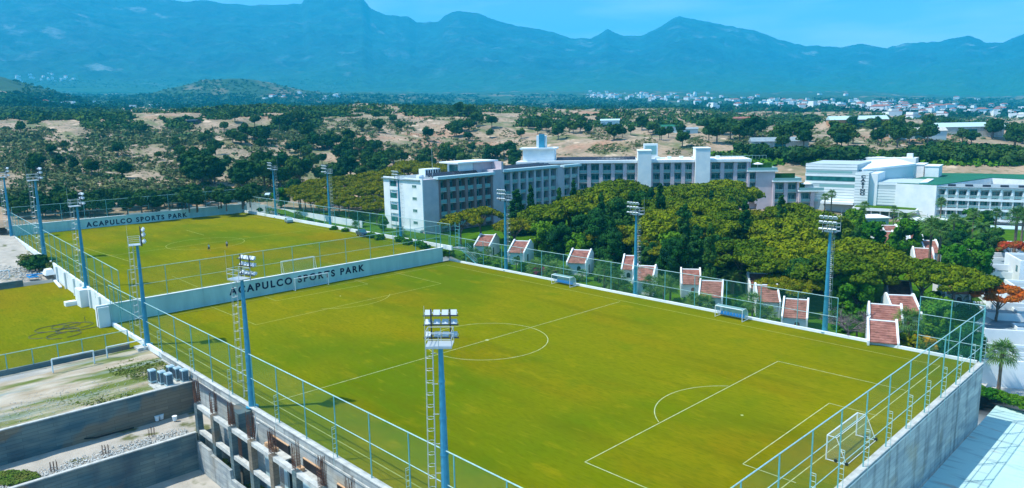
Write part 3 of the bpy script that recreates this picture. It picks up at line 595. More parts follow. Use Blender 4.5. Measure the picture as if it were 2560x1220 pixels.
pdl=MB().hexa([(-3.1,-38.15,-10),(.1,-38.15,-10),(.1,-36.65,-10),(-3.1,-36.65,-10),(-3.1,-38.15,.02),(.1,-38.15,.02),(.1,-36.65,.02),(-3.1,-36.65,.02)]).build('mast_pedestal',M['conc2'],label='tall concrete pedestal built against the retaining wall under a mast',cat='pedestal')
MB().hexa([(33.4,-37.4,-10),(36.4,-37.4,-10),(36.4,-36.65,-10),(33.4,-36.65,-10),(33.4,-37.4,.02),(36.4,-37.4,.02),(36.4,-36.65,.02),(33.4,-36.65,.02)]).build('mast_pedestal',M['conc'],label='concrete pedestal under the closest mast',cat='pedestal')
MB().box(-37.2,-37.9,-.6,-35.2,-36.55,-.02).build('mast_pedestal',M['conclight'],label='low concrete footing of the mast at the training field corner',cat='pedestal')
for i,(x0,x1,zt,lb) in enumerate([(4.4,9.6,-2.6,'first pale blue panel wall with cartons on its ledge behind the rebar'),(11.3,16.3,-2.9,'second pale blue panel wall with a carton under an orange-edged opening'),(18,22.4,-3.3,'third pale panel wall close to the bottom edge of the picture')]):
    t=root('panel_wall',(x0,-37.3,0),0,lb,'panel wall','panel walls against the retaining wall')
    MB().box(0,-.1,-10,x1-x0,.12,zt).build('panel',M['acw'],t);MB().box(0,-.35,zt+.003,x1-x0,.6,zt+.14).build('ledge',M['conclight'],t)
    MB().box(.6,.62,zt+.15,x1-x0-.8,.74,zt+1.1).build('opening',M['black'],t);MB().box(.6,.60,zt+1.1,x1-x0-.8,.76,zt+1.2).build('lintel',M['carton'],t)
for i,(x,z,s,lb) in enumerate([(4.9,-2.45,.9,'larger orange-sided carton on the first panel wall ledge'),(6.5,-2.45,.7,'white-topped carton in the middle of the first panel wall ledge'),(12.1,-2.75,.8,'carton on the ledge of the second panel wall')]):
    b=MB().box(x,-37.55,z,x+s,-37.0,z+.5*s);b.box(x+.05,-37.5,z+.5*s+.003,x+s-.05,-37.05,z+.5*s+.03);b.build('carton',M['carton'],label=lb,cat='box',group='cartons on the ledges')
b=MB().tube((2.2,-38.0,-4.8),(3.0,-37.4,.7),.06,n=6);b.build('leaning_prop',M['steel'],label='long thin steel prop leaning beside the pedestal',cat='prop')
MB().tube((3.6,-38.2,-3.4),(3.3,-37.4,-.3),.08,n=6).tube((3.0,-37.4,-.3),(3.8,-37.4,-.25),.08,n=6).build('leaning_prop',M['conclight'],label='short pale prop with a T-shaped head near the pedestal',cat='prop')
# cables along the near wall
b=MB()
for k in range(5):
    z=-.55-.12*k;b.path([(-17.2,-36.75-.05*k,z+.15),(-12,-36.7,z-.05),(-6,-36.7,z-.15),(-3.3,-36.7,z-.1)],.035,4)
for k in range(3): b.path([(-16.9+k*.15,-36.8,-.7),(-16.0+k*.15,-37.,-4.6)],.035,4)
b.build('cable_bundle',M['dark'],label='bundle of black cables running along the top of the stained retaining wall',cat='cables')
def ac(loc,rz,lb):
    t=root('air_conditioner_unit',loc,rz,lb,'air conditioner','white air conditioner units beside the near wall')
    MB().box(-.5,-.4,.08,.5,.4,1.75).build('casing',M['acw'],t);b=MB()
    for k in range(9): b.box(.505,-.34,.35+k*.14,.53,.34,.44+k*.14)
    for k in range(9): b.box(-.42,-.43,.35+k*.14,.42,-.405,.44+k*.14)
    b.build('grille',M['dark'],t);MB().tube((0,0,1.755),(0,0,1.80),.32,n=16).build('fan_cover',M['steel'],t);MB().box(-.45,-.35,0,.45,.35,.08).build('feet',M['dark'],t)
    return t
a0=ac((-21.8,-40.3,-1.12),0,'leftmost rear unit of the six, at the left end of the pale slab')
for x,y,lb in ((-20.2,-39.6,'second unit from the left of the six'),(-18.7,-39.3,'front unit of the six nearest the upper site wall'),(-21.6,-38.0,'rear unit of the six closest to the green weeds'),(-20.2,-37.6,'middle unit of the row beside the kerb wall'),(-18.7,-37.3,'rightmost unit of the six, next to the cable bundle')): dup(a0,(x,y,-1.12),0,'white air conditioner, '+lb)
a0['label']='white air conditioner, leftmost of the six units on the slab'
MB().box(-22.8,-41.,-1.4,-18.,-36.9,-1.13).build('equipment_slab',M['conclight'],label='pale concrete slab carrying the six air conditioners',cat='slab')
for px,py,lb in ((392,1049,'left of the three white buckets against the upper site wall'),(403,1045,'middle pale green bucket against the upper site wall'),(436,1049,'right white bucket standing a little apart by the upper site wall')):
    p=at(px,py,-4.75);p[0]+=.15;MB().tube((p[0],p[1],-4.85),(p[0],p[1],-4.25),.22,.30,12).tube((p[0],p[1],-4.25),(p[0],p[1],-4.22),.32,.32,12).build('bucket',M['white'],label=lb,cat='bucket',group='buckets on the site floor')
p=at(180,1096,-4.6);q=at(322,1063,-4.6);MB().tube(p,q,.12,n=8).build('pipe',M['steel'],label='long pale pipe lying on the gravel at the foot of the site wall',cat='pipe')
p=at(120,1104,-4.65);q=at(240,1094,-4.6);r=at(335,1069,-4.6);MB().path([p,q,r],.1,8).build('pipe',M['black'],label='long black pipe lying beside the pale one on the gravel',cat='pipe')
for i,(px,py,lb) in enumerate(((138,1178,'rebar bundle sticking up from the lower site wall at the far left'),(268,1138,'middle rebar bundle sticking up from the lower site wall'),(383,1092,'right rebar bundle sticking up from the lower site wall'))):
    p=at(px,py,-4.8);b=MB()
    for a in range(3):
        for c in range(2): b.tube((p[0]-.3-c*.35,p[1]-.3+a*.3,-5.1),(p[0]-.3-c*.35+random.uniform(-.05,.05),p[1]-.3+a*.3,-3.6-random.random()*.3),.028,n=4)
    b.build('rebar_bundle',M['rust'],label=lb,cat='rebar',group='rebar bundles on the lower wall')
# rubble stones as one uncountable spread
def stones(name,n,fx,szs,m,lb):
    V=[];F=[];base=np.array([(1,0,0),(-1,0,0),(0,1,0),(0,-1,0),(0,0,1),(0,0,-1)],float);ff=[(0,2,4),(2,1,4),(1,3,4),(3,0,4),(2,0,5),(1,2,5),(3,1,5),(0,3,5)]
    for i in range(n):
        x,y,z=fx();s=rng.uniform(*szs);a=rng.uniform(0,6.28);v=base*rng.uniform(.5,1.2,(6,1))*s*np.array([1,.8,.55]);v=np.stack([v[:,0]*math.cos(a)-v[:,1]*math.sin(a),v[:,0]*math.sin(a)+v[:,1]*math.cos(a),v[:,2]],1)+[x,y,z+.05];F+=[tuple(k+len(V)*6 for k in f) for f in ff];V.append(v)
    link(name,npmesh(name,np.concatenate(V),F,[m]),kind='stuff',label=lb)
stones('rubble_stones',2600,lambda:(rng.triangular(-13.5,-10.8,-10.3),rng.uniform(-75,-40),-4.9),(.05,.2),M['conclight'],'loose stones')
stones('rubble_stones',1800,lambda:(rng.uniform(-150,-103),-34.5-rng.exponential(7),1+3.6*float(sst(-125,-165,0)) if 0 else 1.2+rng.uniform(0,.2)),(.1,.4),M['conclight'],'loose stones')
stones('track_stones',2600,lambda:(rng.uniform(-36.8,-18.5),rng.uniform(-72,-37),-.92+(-18.-0)*0+rng.uniform(-.08,.05)),(.03,.13),M['conclight'],'gravel on the dirt track')
# hose on the training field
b=MB();base=at(150,825,-.3)
for i,(px,py,rx) in enumerate(((112,838,2.0),(130,822,2.2),(160,838,2.2),(165,815,1.9),(195,815,2.0),(170,828,1.5))):
    c=at(px,py,-.3);b.path([(c[0]+rx*math.cos(a)*.9,c[1]+rx*math.sin(a)*1.1,-.27+.02*i) for a in np.linspace(0,6.0,22)],.045,4)
c0=at(195,827,-.3);c1=at(300,805,-.3);b.path([(c0[0],c0[1],-.25),(c0[0]*.5+c1[0]*.5,c0[1]*.5+c1[1]*.5+.5,-.25),(c1[0],c1[1],-.25)],.045,4)
b.build('hose',M['dark'],label='dark garden hose lying in loops on the training field grass',cat='hose')
p=at(213,805,-.3);MB().tube((p[0],p[1],-.3),(p[0],p[1],.6),.04,n=6).tube((p[0]-.1,p[1],.6),(p[0]+.1,p[1],.6),.05,n=6).build('standpipe',M['dark'],label='thin dark standpipe upright in the training field beside the hose',cat='standpipe')
# timber, bars and bits on the rubble side
p=at(134,700,-.2);q=at(152,720,-.2);MB().bar(p+[0,0,.15],q+[0,0,.15],.5,.3).build('concrete_kerb_piece',M['white'],label='long white kerb piece lying on the grass corner of the training field',cat='kerb piece')
t=root('barrier_stack',at(188,700,0),.4,'stack of pale metal barriers leaning at the corner of the training field','barriers')
for k in range(5):
    b=MB();y=k*.45
    for z in (.1,1.0): b.tube((-1.6,y,z),(1.6,y,z),.04,n=5)
    for i in range(7): b.tube((-1.6+i*.53,y,.1),(-1.6+i*.53,y,1.0),.03,n=5)
    b.build('barrier',M['steel'],t)
p=at(85,690,1.3);b=MB().box(p[0]-1.5,p[1]-1.2,1.2,p[0]+1.5,p[1]+.6,1.3).tube((p[0]-1.6,p[1]-1,1.5),(p[0]+1.4,p[1]+1.3,1.8),.12,n=6).tube((p[0]-1.2,p[1]+1,1.5),(p[0]+1.6,p[1]-.8,1.7),.12,n=6);b.build('blue_pipe_pile',M['blue'],label='pile of bright blue pipes on the rubble behind the white goal frame',cat='pipes')
p=at(122,683,1.4);MB().hexa([(p[0]-1.6,p[1]-1,1.2),(p[0]+1.6,p[1]-1,1.2),(p[0]+1.6,p[1]+1,1.2),(p[0]-1.6,p[1]+1,1.2),(p[0]-1,p[1]-.6,2.3),(p[0]+1,p[1]-.6,2.3),(p[0]+1,p[1]+.6,2.4),(p[0]-1,p[1]+.6,2.4)]).box(p[0]-1.9,p[1]-.4,1.2,p[0]-1.62,p[1]+.4,1.9).build('covered_heap',M['white'],label='heap under a pale sheet at the back corner of the training field',cat='heap')
p=at(366,864,-.3);MB().tube((p[0],p[1],-.5),(p[0],p[1]+.9,-.4),.28,.2,8).tube((p[0]+.3,p[1],-.5),(p[0]+.3,p[1]-.5,-.4),.2,.12,8).build('red_bundle',M['red'],label='small red bundle on the ground under the mast by the white goals',cat='bundle')
# ---------------------------------------------------------------- people
def person(loc,rz,shirt,label,stride):
    J={'pel':(0,0,.95,.12),'bel':(0,0,1.1,.125),'che':(0,.01,1.02,.15),'nek':(0,.01,1.5,.06),'hed':(0,.02,1.63,.10),'top':(0,.02,1.73,.085),
       'hl':(-.1,0,.88,.10),'kl':(-.11,stride*.5,.5,.065),'al':(-.12,stride*.75,.09,.045),'tl':(-.12,stride*.75+.14,.05,.035),
       'hr':(.1,0,.88,.10),'kr':(.11,-stride*.2,.5,.065),'ar':(.12,-stride*.9,.12,.045),'tr':(.12,-stride*.9+.13,.05,.035),
       'sl':(-.19,0,1.42,.06),'el':(-.26,-stride*.3,1.15,.042),'wl':(-.25,stride*.1,.92,.03),'fl':(-.25,stride*.15,.82,.025),
       'sr':(.19,0,1.42,.06),'er':(.26,stride*.3,1.15,.042),'wr':(.24,stride*.7,.98,.03),'fr':(.24,stride*.85,.90,.025)}
    E_=[('pel','bel'),('bel','che'),('che','nek'),('nek','hed'),('hed','top'),('pel','hl'),('hl','kl'),('kl','al'),('al','tl'),('pel','hr'),('hr','kr'),('kr','ar'),('ar','tr'),('che','sl'),('sl','el'),('el','wl'),('wl','fl'),('che','sr'),('sr','er'),('er','wr'),('wr','fr')]
    ks=list(J);me=bpy.data.meshes.new('person');me.from_pydata([J[k][:3] for k in ks],[(ks.index(a),ks.index(b)) for a,b in E_],[])
    o=link('person',me,None,loc,rz,label=label,cat='person',group='people on the far pitch');md=o.modifiers.new('skin','SKIN')
    for i,k in enumerate(ks): me.skin_vertices[0].data[i].radius=(J[k][3],J[k][3])
    me.skin_vertices[0].data[0].use_root=True;o.modifiers.new('sub','SUBSURF').levels=2;o.modifiers['sub'].render_levels=2;me.materials.append(mat('skin',(.35,.2,.13)))
    MB().tube((0,0,.98),(0,.0,1.42),.155,.19,12).tube((0,0,1.42),(0,0,1.5),.19,.08,12).build('shirt',mat('shirt',shirt),o)
    MB().tube((-.10,0,.9),(-.11,stride*.45,.52),.12,.095,8).tube((.10,0,.9),(.11,-stride*.18,.52),.12,.095,8).tube((0,0,.86),(0,0,1.0),.15,.155,12).build('shorts',M['dark'],o)
    MB().tube((0,.0,1.66),(0,-.0,1.76),.105,.07,10).build('hair',M['black'],o)
    return o
p=at(523,628,3.2);person(p,R_(100),(.25,.5,.6),'person in a pale blue shirt walking across the far pitch',.4)
p=at(568,620,3.2);person(p,R_(250),(.5,.5,.55),'person in a white top standing farther right on the far pitch',.1)
# ---------------------------------------------------------------- cars
def car(loc,rz,paint,label,van=False,pick=False,grp='parked cars'):
    t=root('parked_car',loc,rz,label,'car',grp);m=mat('car_paint',paint,rough=.3,spec=.6)
    if van: pr=[(-2.3,.35),(2.2,.35),(2.35,.7),(2.3,1.05),(1.5,1.25),(.9,1.95),(-2.2,1.98),(-2.35,1.2)];gl=[(.95,1.3),(1.38,1.28),(.88,1.82),(-2.0,1.84),(-2.05,1.3)]
    elif pick: pr=[(-2.6,.45),(2.45,.45),(2.6,.8),(2.5,1.1),(1.2,1.2),(.5,1.75),(-.7,1.75),(-.95,1.15),(-2.6,1.15)];gl=[(1.05,1.22),(.48,1.66),(-.62,1.66),(-.82,1.22)]
    else: pr=[(-2.1,.3),(2.0,.3),(2.15,.6),(2.05,.85),(1.1,.98),(.45,1.45),(-.95,1.47),(-1.7,1.05),(-2.15,.95)];gl=[(1.0,1.0),(.42,1.38),(-.9,1.40),(-1.5,1.04)]
    MB().ext(pr,-.85,.85,'y').build('body',m,t)
    b=MB()
    for s in (-1,1): b.ext(gl,s*.856-.004,s*.856+.004,'y')
    a,c=(gl[0],gl[1]) if not van else (gl[1],gl[2])
    off=.03;b.add([(a[0]+off+.12,-.72,a[1]+.03),(a[0]+off+.12,.72,a[1]+.03),(c[0]+off+.06,.72,c[1]+.02),(c[0]+off+.06,-.72,c[1]+.02)],[(0,1,2,3)])
    b.build('windows',M['glass'],t)
    for x in (-1.4,1.02):
        for s in (-1,1): w_=MB().tube((x,s*.72,.33),(x,s*.90,.33),.33,n=14).build('wheel',M['black'],t);MB().tube((0,0,0),(0,s*.02,0),.19,n=10).build('rim',M['steel'],w_,(x,s*.90,.33))
    b=MB()
    for s in (-.6,.6): MB().box(2.08 if not pick else 2.5,s-.16,.62,2.2 if not pick else 2.62,s+.16,.78).build('headlight',M['lamp'],t)
    return t
car(at(722,556,3.25),R_(165),(.25,.4,.44),'silver car parked at the white kerb of the far pitch')
car(at(905,590,3.25),R_(-15),(.02,.06,.10),'dark blue pickup parked on the far pitch edge in front of the hotel lawn',pick=True)
gb='cars parked behind the back wall of the far pitch'
car((-166,17.5,5.75),R_(30),(.18,.40,.55),'light blue van seen through the fence behind the far lettered wall',van=True,grp=gb)
car((-167,33,5.75),R_(80),(.55,.68,.70),'white van behind the far right end of the lettered back wall',van=True,grp=gb)
car((-166,27.,5.75),R_(85),(.45,.5,.5),'grey car between the bush and the white van behind the back wall',grp=gb)
gc='cars parked in the shade under the yellow-green pines';c0=None
for i,(px,py,pc,lb) in enumerate(((868,505,(.3,.4,.42),'leftmost'),(893,507,(.05,.1,.16),'second from left'),(918,504,(.5,.6,.6),'middle'),(943,506,(.1,.2,.25),'second from right'),(672,492,(.5,.65,.7),''))):
    p=hit(px,py);car(p,R_(100+i*9),pc,(lb+' car of those parked in the shade under the yellow-green pines') if lb else 'pale car on the road left of the pines near the farthest right mast',grp=gc)
# ---------------------------------------------------------------- foliage library
ICO=None
def ico():
    global ICO
    if ICO is None:
        import bmesh as bm_
        b=bm_.new();bm_.ops.create_icosphere(b,subdivisions=2,radius=1);b.verts.index_update();ICO=(np.array([v.co[:] for v in b.verts]),np.array([[v.index for v in f.verts] for f in b.faces]));b.free()
    return ICO
def crown(name,cl,leaf,per,m,seed,flat=1.,core=.82,up=-.25,spiky=0.,shadowcore=True):
    """cl: list of (x,y,z,r) clumps; small leaf faces over each clump's upper side round a rough core"""
    g=np.random.default_rng(seed);V=[];F=[];n0=0;iv,jf=ico()
    cl=np.array(cl,float)
    for x,y,z,r in cl:
        v=iv*r*core*(1+g.uniform(-.28,.22,(len(iv),1)));v[:,2]*=flat;v+=[x,y,z];V.append(v)
        F.append(np.concatenate([jf,jf[:,2:3]],1)+n0);n0+=len(v)
    # leaves
    n=len(cl)*per;ci=np.repeat(np.arange(len(cl)),per)
    dirs=g.normal(size=(n,3));dirs/=np.linalg.norm(dirs,axis=1)[:,None];neg=dirs[:,2]<up;dirs[neg,2]*=-1
    rr=cl[ci,3]*g.uniform(.80,1.14+spiky,n);c=dirs*rr[:,None];c[:,2]*=flat;c+=cl[ci,:3]
    nm=dirs+g.normal(size=(n,3))*.55;nm/=np.linalg.norm(nm,axis=1)[:,None]
    t=np.cross(nm,g.normal(size=(n,3)));t/=np.linalg.norm(t,axis=1)[:,None];b=np.cross(nm,t)
    s=leaf*g.uniform(.6,1.4,(n,1));t=t*s;b=b*s*.75
    Q=np.stack([c-t,c-b*.9,c+t,c+b],1).reshape(-1,3);V.append(Q);F.append(np.arange(n*4).reshape(n,4)+n0)
    V=np.concatenate(V);F=np.concatenate(F)
    # core triangles are stored as quads with a repeated corner: split them out
    me=bpy.data.meshes.new(name);tri=F[:,2]==F[:,3];T=F[tri][:,:3];Qd=F[~tri]
    me.vertices.add(len(V));me.vertices.foreach_set('co',V.astype(np.float32).ravel())
    me.loops.add(T.size+Qd.size);me.loops.foreach_set('vertex_index',np.concatenate([T.ravel(),Qd.ravel()]).astype(np.int32))
    me.polygons.add(len(T)+len(Qd));me.polygons.foreach_set('loop_start',np.concatenate([np.arange(len(T))*3,len(T)*3+np.arange(len(Qd))*4]).astype(np.int32))
    me.polygons.foreach_set('loop_total',np.concatenate([np.full(len(T),3),np.full(len(Qd),4)]).astype(np.int32))
    me.materials.append(m);me.update(calc_edges=True);return me
def cl_umbrella(g,n=46,rad=1.,hh=.34):
    out=[]
    for i in range(n):
        a=g.uniform(0,6.28);r=rad*math.sqrt(g.uniform(0,1))*.92;ex=1+.13*math.sin(a*3+g.uniform(0,.6));r*=ex
        out.append((r*math.cos(a),r*math.sin(a),hh*(1-(r/rad)**2*.95)+g.uniform(-.05,.05),g.uniform(.13,.23)))
    return out
def cl_round(g,n=44,hz=1.15):
    out=[]
    for i in range(n):
        d=g.normal(size=3);d/=np.linalg.norm(d);k=g.uniform(.55,.95);out.append((d[0]*k*.82,d[1]*k*.82,(d[2]*k)*hz+hz*.95,g.uniform(.17,.30)))
    return out
def cl_cone(g,n=50,H=4.2,rb=.85,p=.8):
    out=[]
    for i in range(n):
        t=g.uniform(0,1)**1.2;a=g.uniform(0,6.28);r=rb*(1-t)**p*g.uniform(.55,1.);out.append((r*math.cos(a),r*math.sin(a),t*H+.2,.30*(1-t)+.10+g.uniform(0,.07)))
    return out
def trunkmesh(h,r,limbs,spread,top,seed,m=None,lean=.0,name='trunk'):
    g=np.random.default_rng(seed);b=MB();pts=[(0,0,-.4)];n=4
    for i in range(1,n+1): pts.append((lean*i/n+g.uniform(-.12,.12),g.uniform(-.12,.12),h*i/n))
    for i in range(n): b.tube(pts[i],pts[i+1],r*(1-.45*i/n),r*(1-.45*(i+1)/n),7)
    for k in range(limbs):
        a=6.28*k/limbs+g.uniform(-.3,.3);z0=h*g.uniform(.6,1.);s=spread*g.uniform(.55,1.)
        mid=(pts[-1][0]*.8+s*.45*math.cos(a),s*.45*math.sin(a),z0+(top-z0)*.45);e=(pts[-1][0]+s*math.cos(a),s*math.sin(a),top*g.uniform(.85,1.03))
        b.tube((pts[-1][0]*.8,0,z0),mid,r*.42,r*.28,5);b.tube(mid,e,r*.28,r*.10,5)
        for j in range(2): q=(e[0]+g.uniform(-1,1)*s*.3,e[1]+g.uniform(-1,1)*s*.3,e[2]+.2);b.tube(mid,q,r*.16,r*.06,4)
    me=bpy.data.meshes.new(name);me.from_pydata(b.v,[],b.f);me.materials.append(m or M['bark']);return me
def scaled(me_cl,s): return [(a*s,b*s,c*s,r*s) for a,b,c,r in me_cl]
def tree_proto(kind,seed):
    g=np.random.default_rng(seed)
    if kind=='umbrella': cl=[(x*5.6,y*5.6,z*7.+5.4,r*5.4) for x,y,z,r in cl_umbrella(g,58)];return crown('crown',cl,.20,150,M['pineleaf'],seed,.74,.78,-.3),trunkmesh(5.2,.30,9,3.9,7.3,seed)
    if kind=='yellow': cl=[(x*5.2,y*5.2,z*5.4+5.8,r*5.2) for x,y,z,r in cl_umbrella(g,46)];return crown('crown',cl,.20,130,M['pineyel'],seed,.66,.78,-.3),trunkmesh(5.2,.28,9,3.6,7.2,seed)
    if kind=='round': cl=[(x*4.4,y*4.4,z*3.9+.9,r*4.4) for x,y,z,r in cl_round(g,52)];return crown('crown',cl,.22,150,M['dkleaf'],seed,.95,.8,-.5),trunkmesh(3.,.32,5,2.,5.5,seed)
    if kind=='leafy': cl=[(x*3.3,y*3.3,z*3.1+.5,r*3.4) for x,y,z,r in cl_round(g,40)];return crown('crown',cl,.26,90,M['leaf'],seed,.95,.8,-.5),trunkmesh(2.2,.24,5,1.6,4.,seed)
    if kind=='conifer': cl=[(x*2.9,y*2.9,z*2.9,r*2.5) for x,y,z,r in cl_cone(g,70,4.3,1.0,.75)];return crown('crown',cl,.28,90,M['dkleaf'],seed,.8,.75,-.6,.25),trunkmesh(3.,.3,2,.5,5.,seed)
    if kind=='cypress': cl=[(x*1.3,y*1.3,z*3.1+.3,r*1.7) for x,y,z,r in cl_cone(g,60,4.1,.95,.45)];return crown('crown',cl,.20,90,M['dkleaf'],seed,1.7,.8,-.9),trunkmesh(2.,.2,0,.5,3.,seed)
    if kind=='bush': cl=[(x*1.3,y*1.3,z*.95,r*1.5) for x,y,z,r in cl_round(g,20,.8)];return crown('crown',cl,.16,70,M['leaf'],seed,.9,.85,-.5),trunkmesh(.5,.08,4,.5,.9,seed)
PR={}
for k_ in ('umbrella','yellow','round','leafy','conifer','cypress','bush'):
    PR[k_]=[tree_proto(k_,s) for s in ((11,12,13) if k_ in('umbrella','round','leafy') else (21,22))]
BASEH={'umbrella':8.3,'yellow':8.2,'round':9.6,'leafy':7.2,'conifer':13.,'cypress':13.3,'bush':2.}
NAMES={'umbrella':('umbrella_pine','tree'),'yellow':('umbrella_pine','tree'),'round':('broadleaf_tree','tree'),'leafy':('broadleaf_tree','tree'),'conifer':('conifer_tree','tree'),'cypress':('cypress_tree','tree'),'bush':('bush','bush')}
def tree(kind,loc,H,label,grp,wide=1.,v=None,rz=None,leafmat=None):
    if HFIX[0]: H=HFIX[0];HFIX[0]=None
    v=random.randrange(len(PR[kind])) if v is None else v%len(PR[kind]);cr,tk=PR[kind][v];s=H/BASEH[kind]
    nm,ct=NAMES[kind];t=root(nm,loc,random.uniform(0,6.28) if rz is None else rz,label,ct,grp);t.scale=(s*wide,s*wide,s)
    if leafmat: cr=cr.copy();cr.materials[0]=leafmat
    link('trunk' if kind!='bush' else 'stem',tk,t);link('crown' if kind!='bush' else 'foliage',cr,t);return t
HFIX=[None]
def place(px,py,H,ymin=42.):
    """ground point of a crown whose top sits at picture point px,py and is H tall (kept beyond ymin: its height then follows)"""
    v=ray(px,py);v=v/math.hypot(v[0],v[1]);D=np.arange(95,700,1.);Q=CAM[None]+v[None]*D[:,None];Q=Q[(Q[:,1]>ymin)|(Q[:,0]<-161)];g_=G(Q[:,0],Q[:,1]);k=np.nonzero(Q[:,2]-H<=g_)[0];i=k[0] if len(k) else -1
    HFIX[0]=float(Q[i,2]-g_[i]) if i==0 else None
    return (Q[i,0],Q[i,1],float(g_[i])-.1)
# ---- palms
def fan_palm(seed,h,nf=34,fr=1.5,m='palm'):
    g=np.random.default_rng(seed);b=MB()
    b.tube((0,0,-.4),(0.05,0,h*.5),.30,.22,9).tube((0.05,0,h*.5),(0,0,h),.22,.25,9)
    for i in range(14): a=g.uniform(0,6.28);z=h-g.uniform(.1,1.2);b.tube((.2*math.cos(a),.2*math.sin(a),z),(.42*math.cos(a),.42*math.sin(a),z+.25),.05,.02,4)
    tm=bpy.data.meshes.new('trunk');tm.from_pydata(b.v,[],b.f);tm.materials.append(M['palmbark'])
    b=MB()
    for i in range(nf):
        a=i*2.4+g.uniform(-.2,.2);el=1.25-1.95*(i/nf);pl=fr*g.uniform(.55,.75);d=Vector((math.cos(a)*math.cos(el),math.sin(a)*math.cos(el),math.sin(el)))
        p0=Vector((0,0,h+.1));p1=p0+d*pl;b.bar(p0,p1,.035)
        sd=Vector((-math.sin(a),math.cos(a),0));up=d.cross(sd)
        K=11
        for k in range(K):
            t=(k/(K-1)-.5)*2.5;dd=(d*math.cos(t)+sd*math.sin(t)).normalized();L=fr*(1.-.28*abs(t))*g.uniform(.85,1.1);w_=sd*math.cos(t)*.07-d*math.sin(t)*.07
            m1=p1+dd*L*.6+Vector((0,0,-.03));m2=p1+dd*L+Vector((0,0,-.32*fr*g.uniform(.6,1.1)))
            b.add([p1,m1-w_,m2,m1+w_],[(0,1,2,3)])
    lm=bpy.data.meshes.new('fronds');lm.from_pydata(b.v,[],b.f);lm.materials.append(M[m]);return lm,tm
def date_palm(seed,h,nf=26,L=2.8):
    g=np.random.default_rng(seed);b=MB();b.tube((0,0,-.4),(0,0,h),.30,.24,9)
    tm=bpy.data.meshes.new('trunk');tm.from_pydata(b.v,[],b.f);tm.materials.append(M['palmbark']);b=MB()
    for i in range(nf):
        a=i*2.4;el=1.2-1.5*(i/nf);p=Vector((0,0,h));pts=[p.copy()]
        for k in range(6): e=el-k*.28;p=p+Vector((math.cos(a)*math.cos(e),math.sin(a)*math.cos(e),math.sin(e)))*L/6;pts.append(p.copy())
        sd=Vector((-math.sin(a),math.cos(a),0))
        for k in range(6):
            b.bar(pts[k],pts[k+1],.04)
            for j in (0,.33,.66):
                q=pts[k].lerp(pts[k+1],j);dr=(pts[k+1]-pts[k]).normalized()
                for s in (-1,1): e=q+(sd*s*.55+dr*.35+Vector((0,0,-.12)))*(1.-.09*k);b.add([q-dr*.05,q+dr*.06,e],[(0,1,2)])
    lm=bpy.data.meshes.new('fronds');lm.from_pydata(b.v,[],b.f);lm.materials.append(M['palm']);return lm,tm
PALM={'tall':fan_palm(3,9.),'mid':fan_palm(4,4.6,38,2.0),'short':fan_palm(5,1.4,30,1.7),'date':date_palm(6,2.2),'frontp':fan_palm(8,6.2,46,1.75)}
PH={'tall':10.4,'mid':6.4,'short':3.3,'date':4.3,'frontp':7.9}
def palm(kind,loc,H,label,grp,sc=None):
    s=H/PH[kind];t=root('palm_tree',loc,random.uniform(0,6.28),label,'palm tree',grp);t.scale=(s,s,s);lm,tm=PALM[kind];link('trunk',tm,t);link('fronds',lm,t);return t
def pbase(px,py,z=None):
    if z is not None: return at(px,py,z)
    q=hit(px,py,95.,900.)
    if q[0]>-54 and q[0]<54.5 and q[1]<38.6: q=np.array([q[0]-.15,38.6+random.uniform(0,.8),0.]);q[2]=float(G(q[0],q[1]))
    elif q[0]<=-54 and 30<q[1]<36.2: q=np.array([q[0],36.6,3.])
    return q
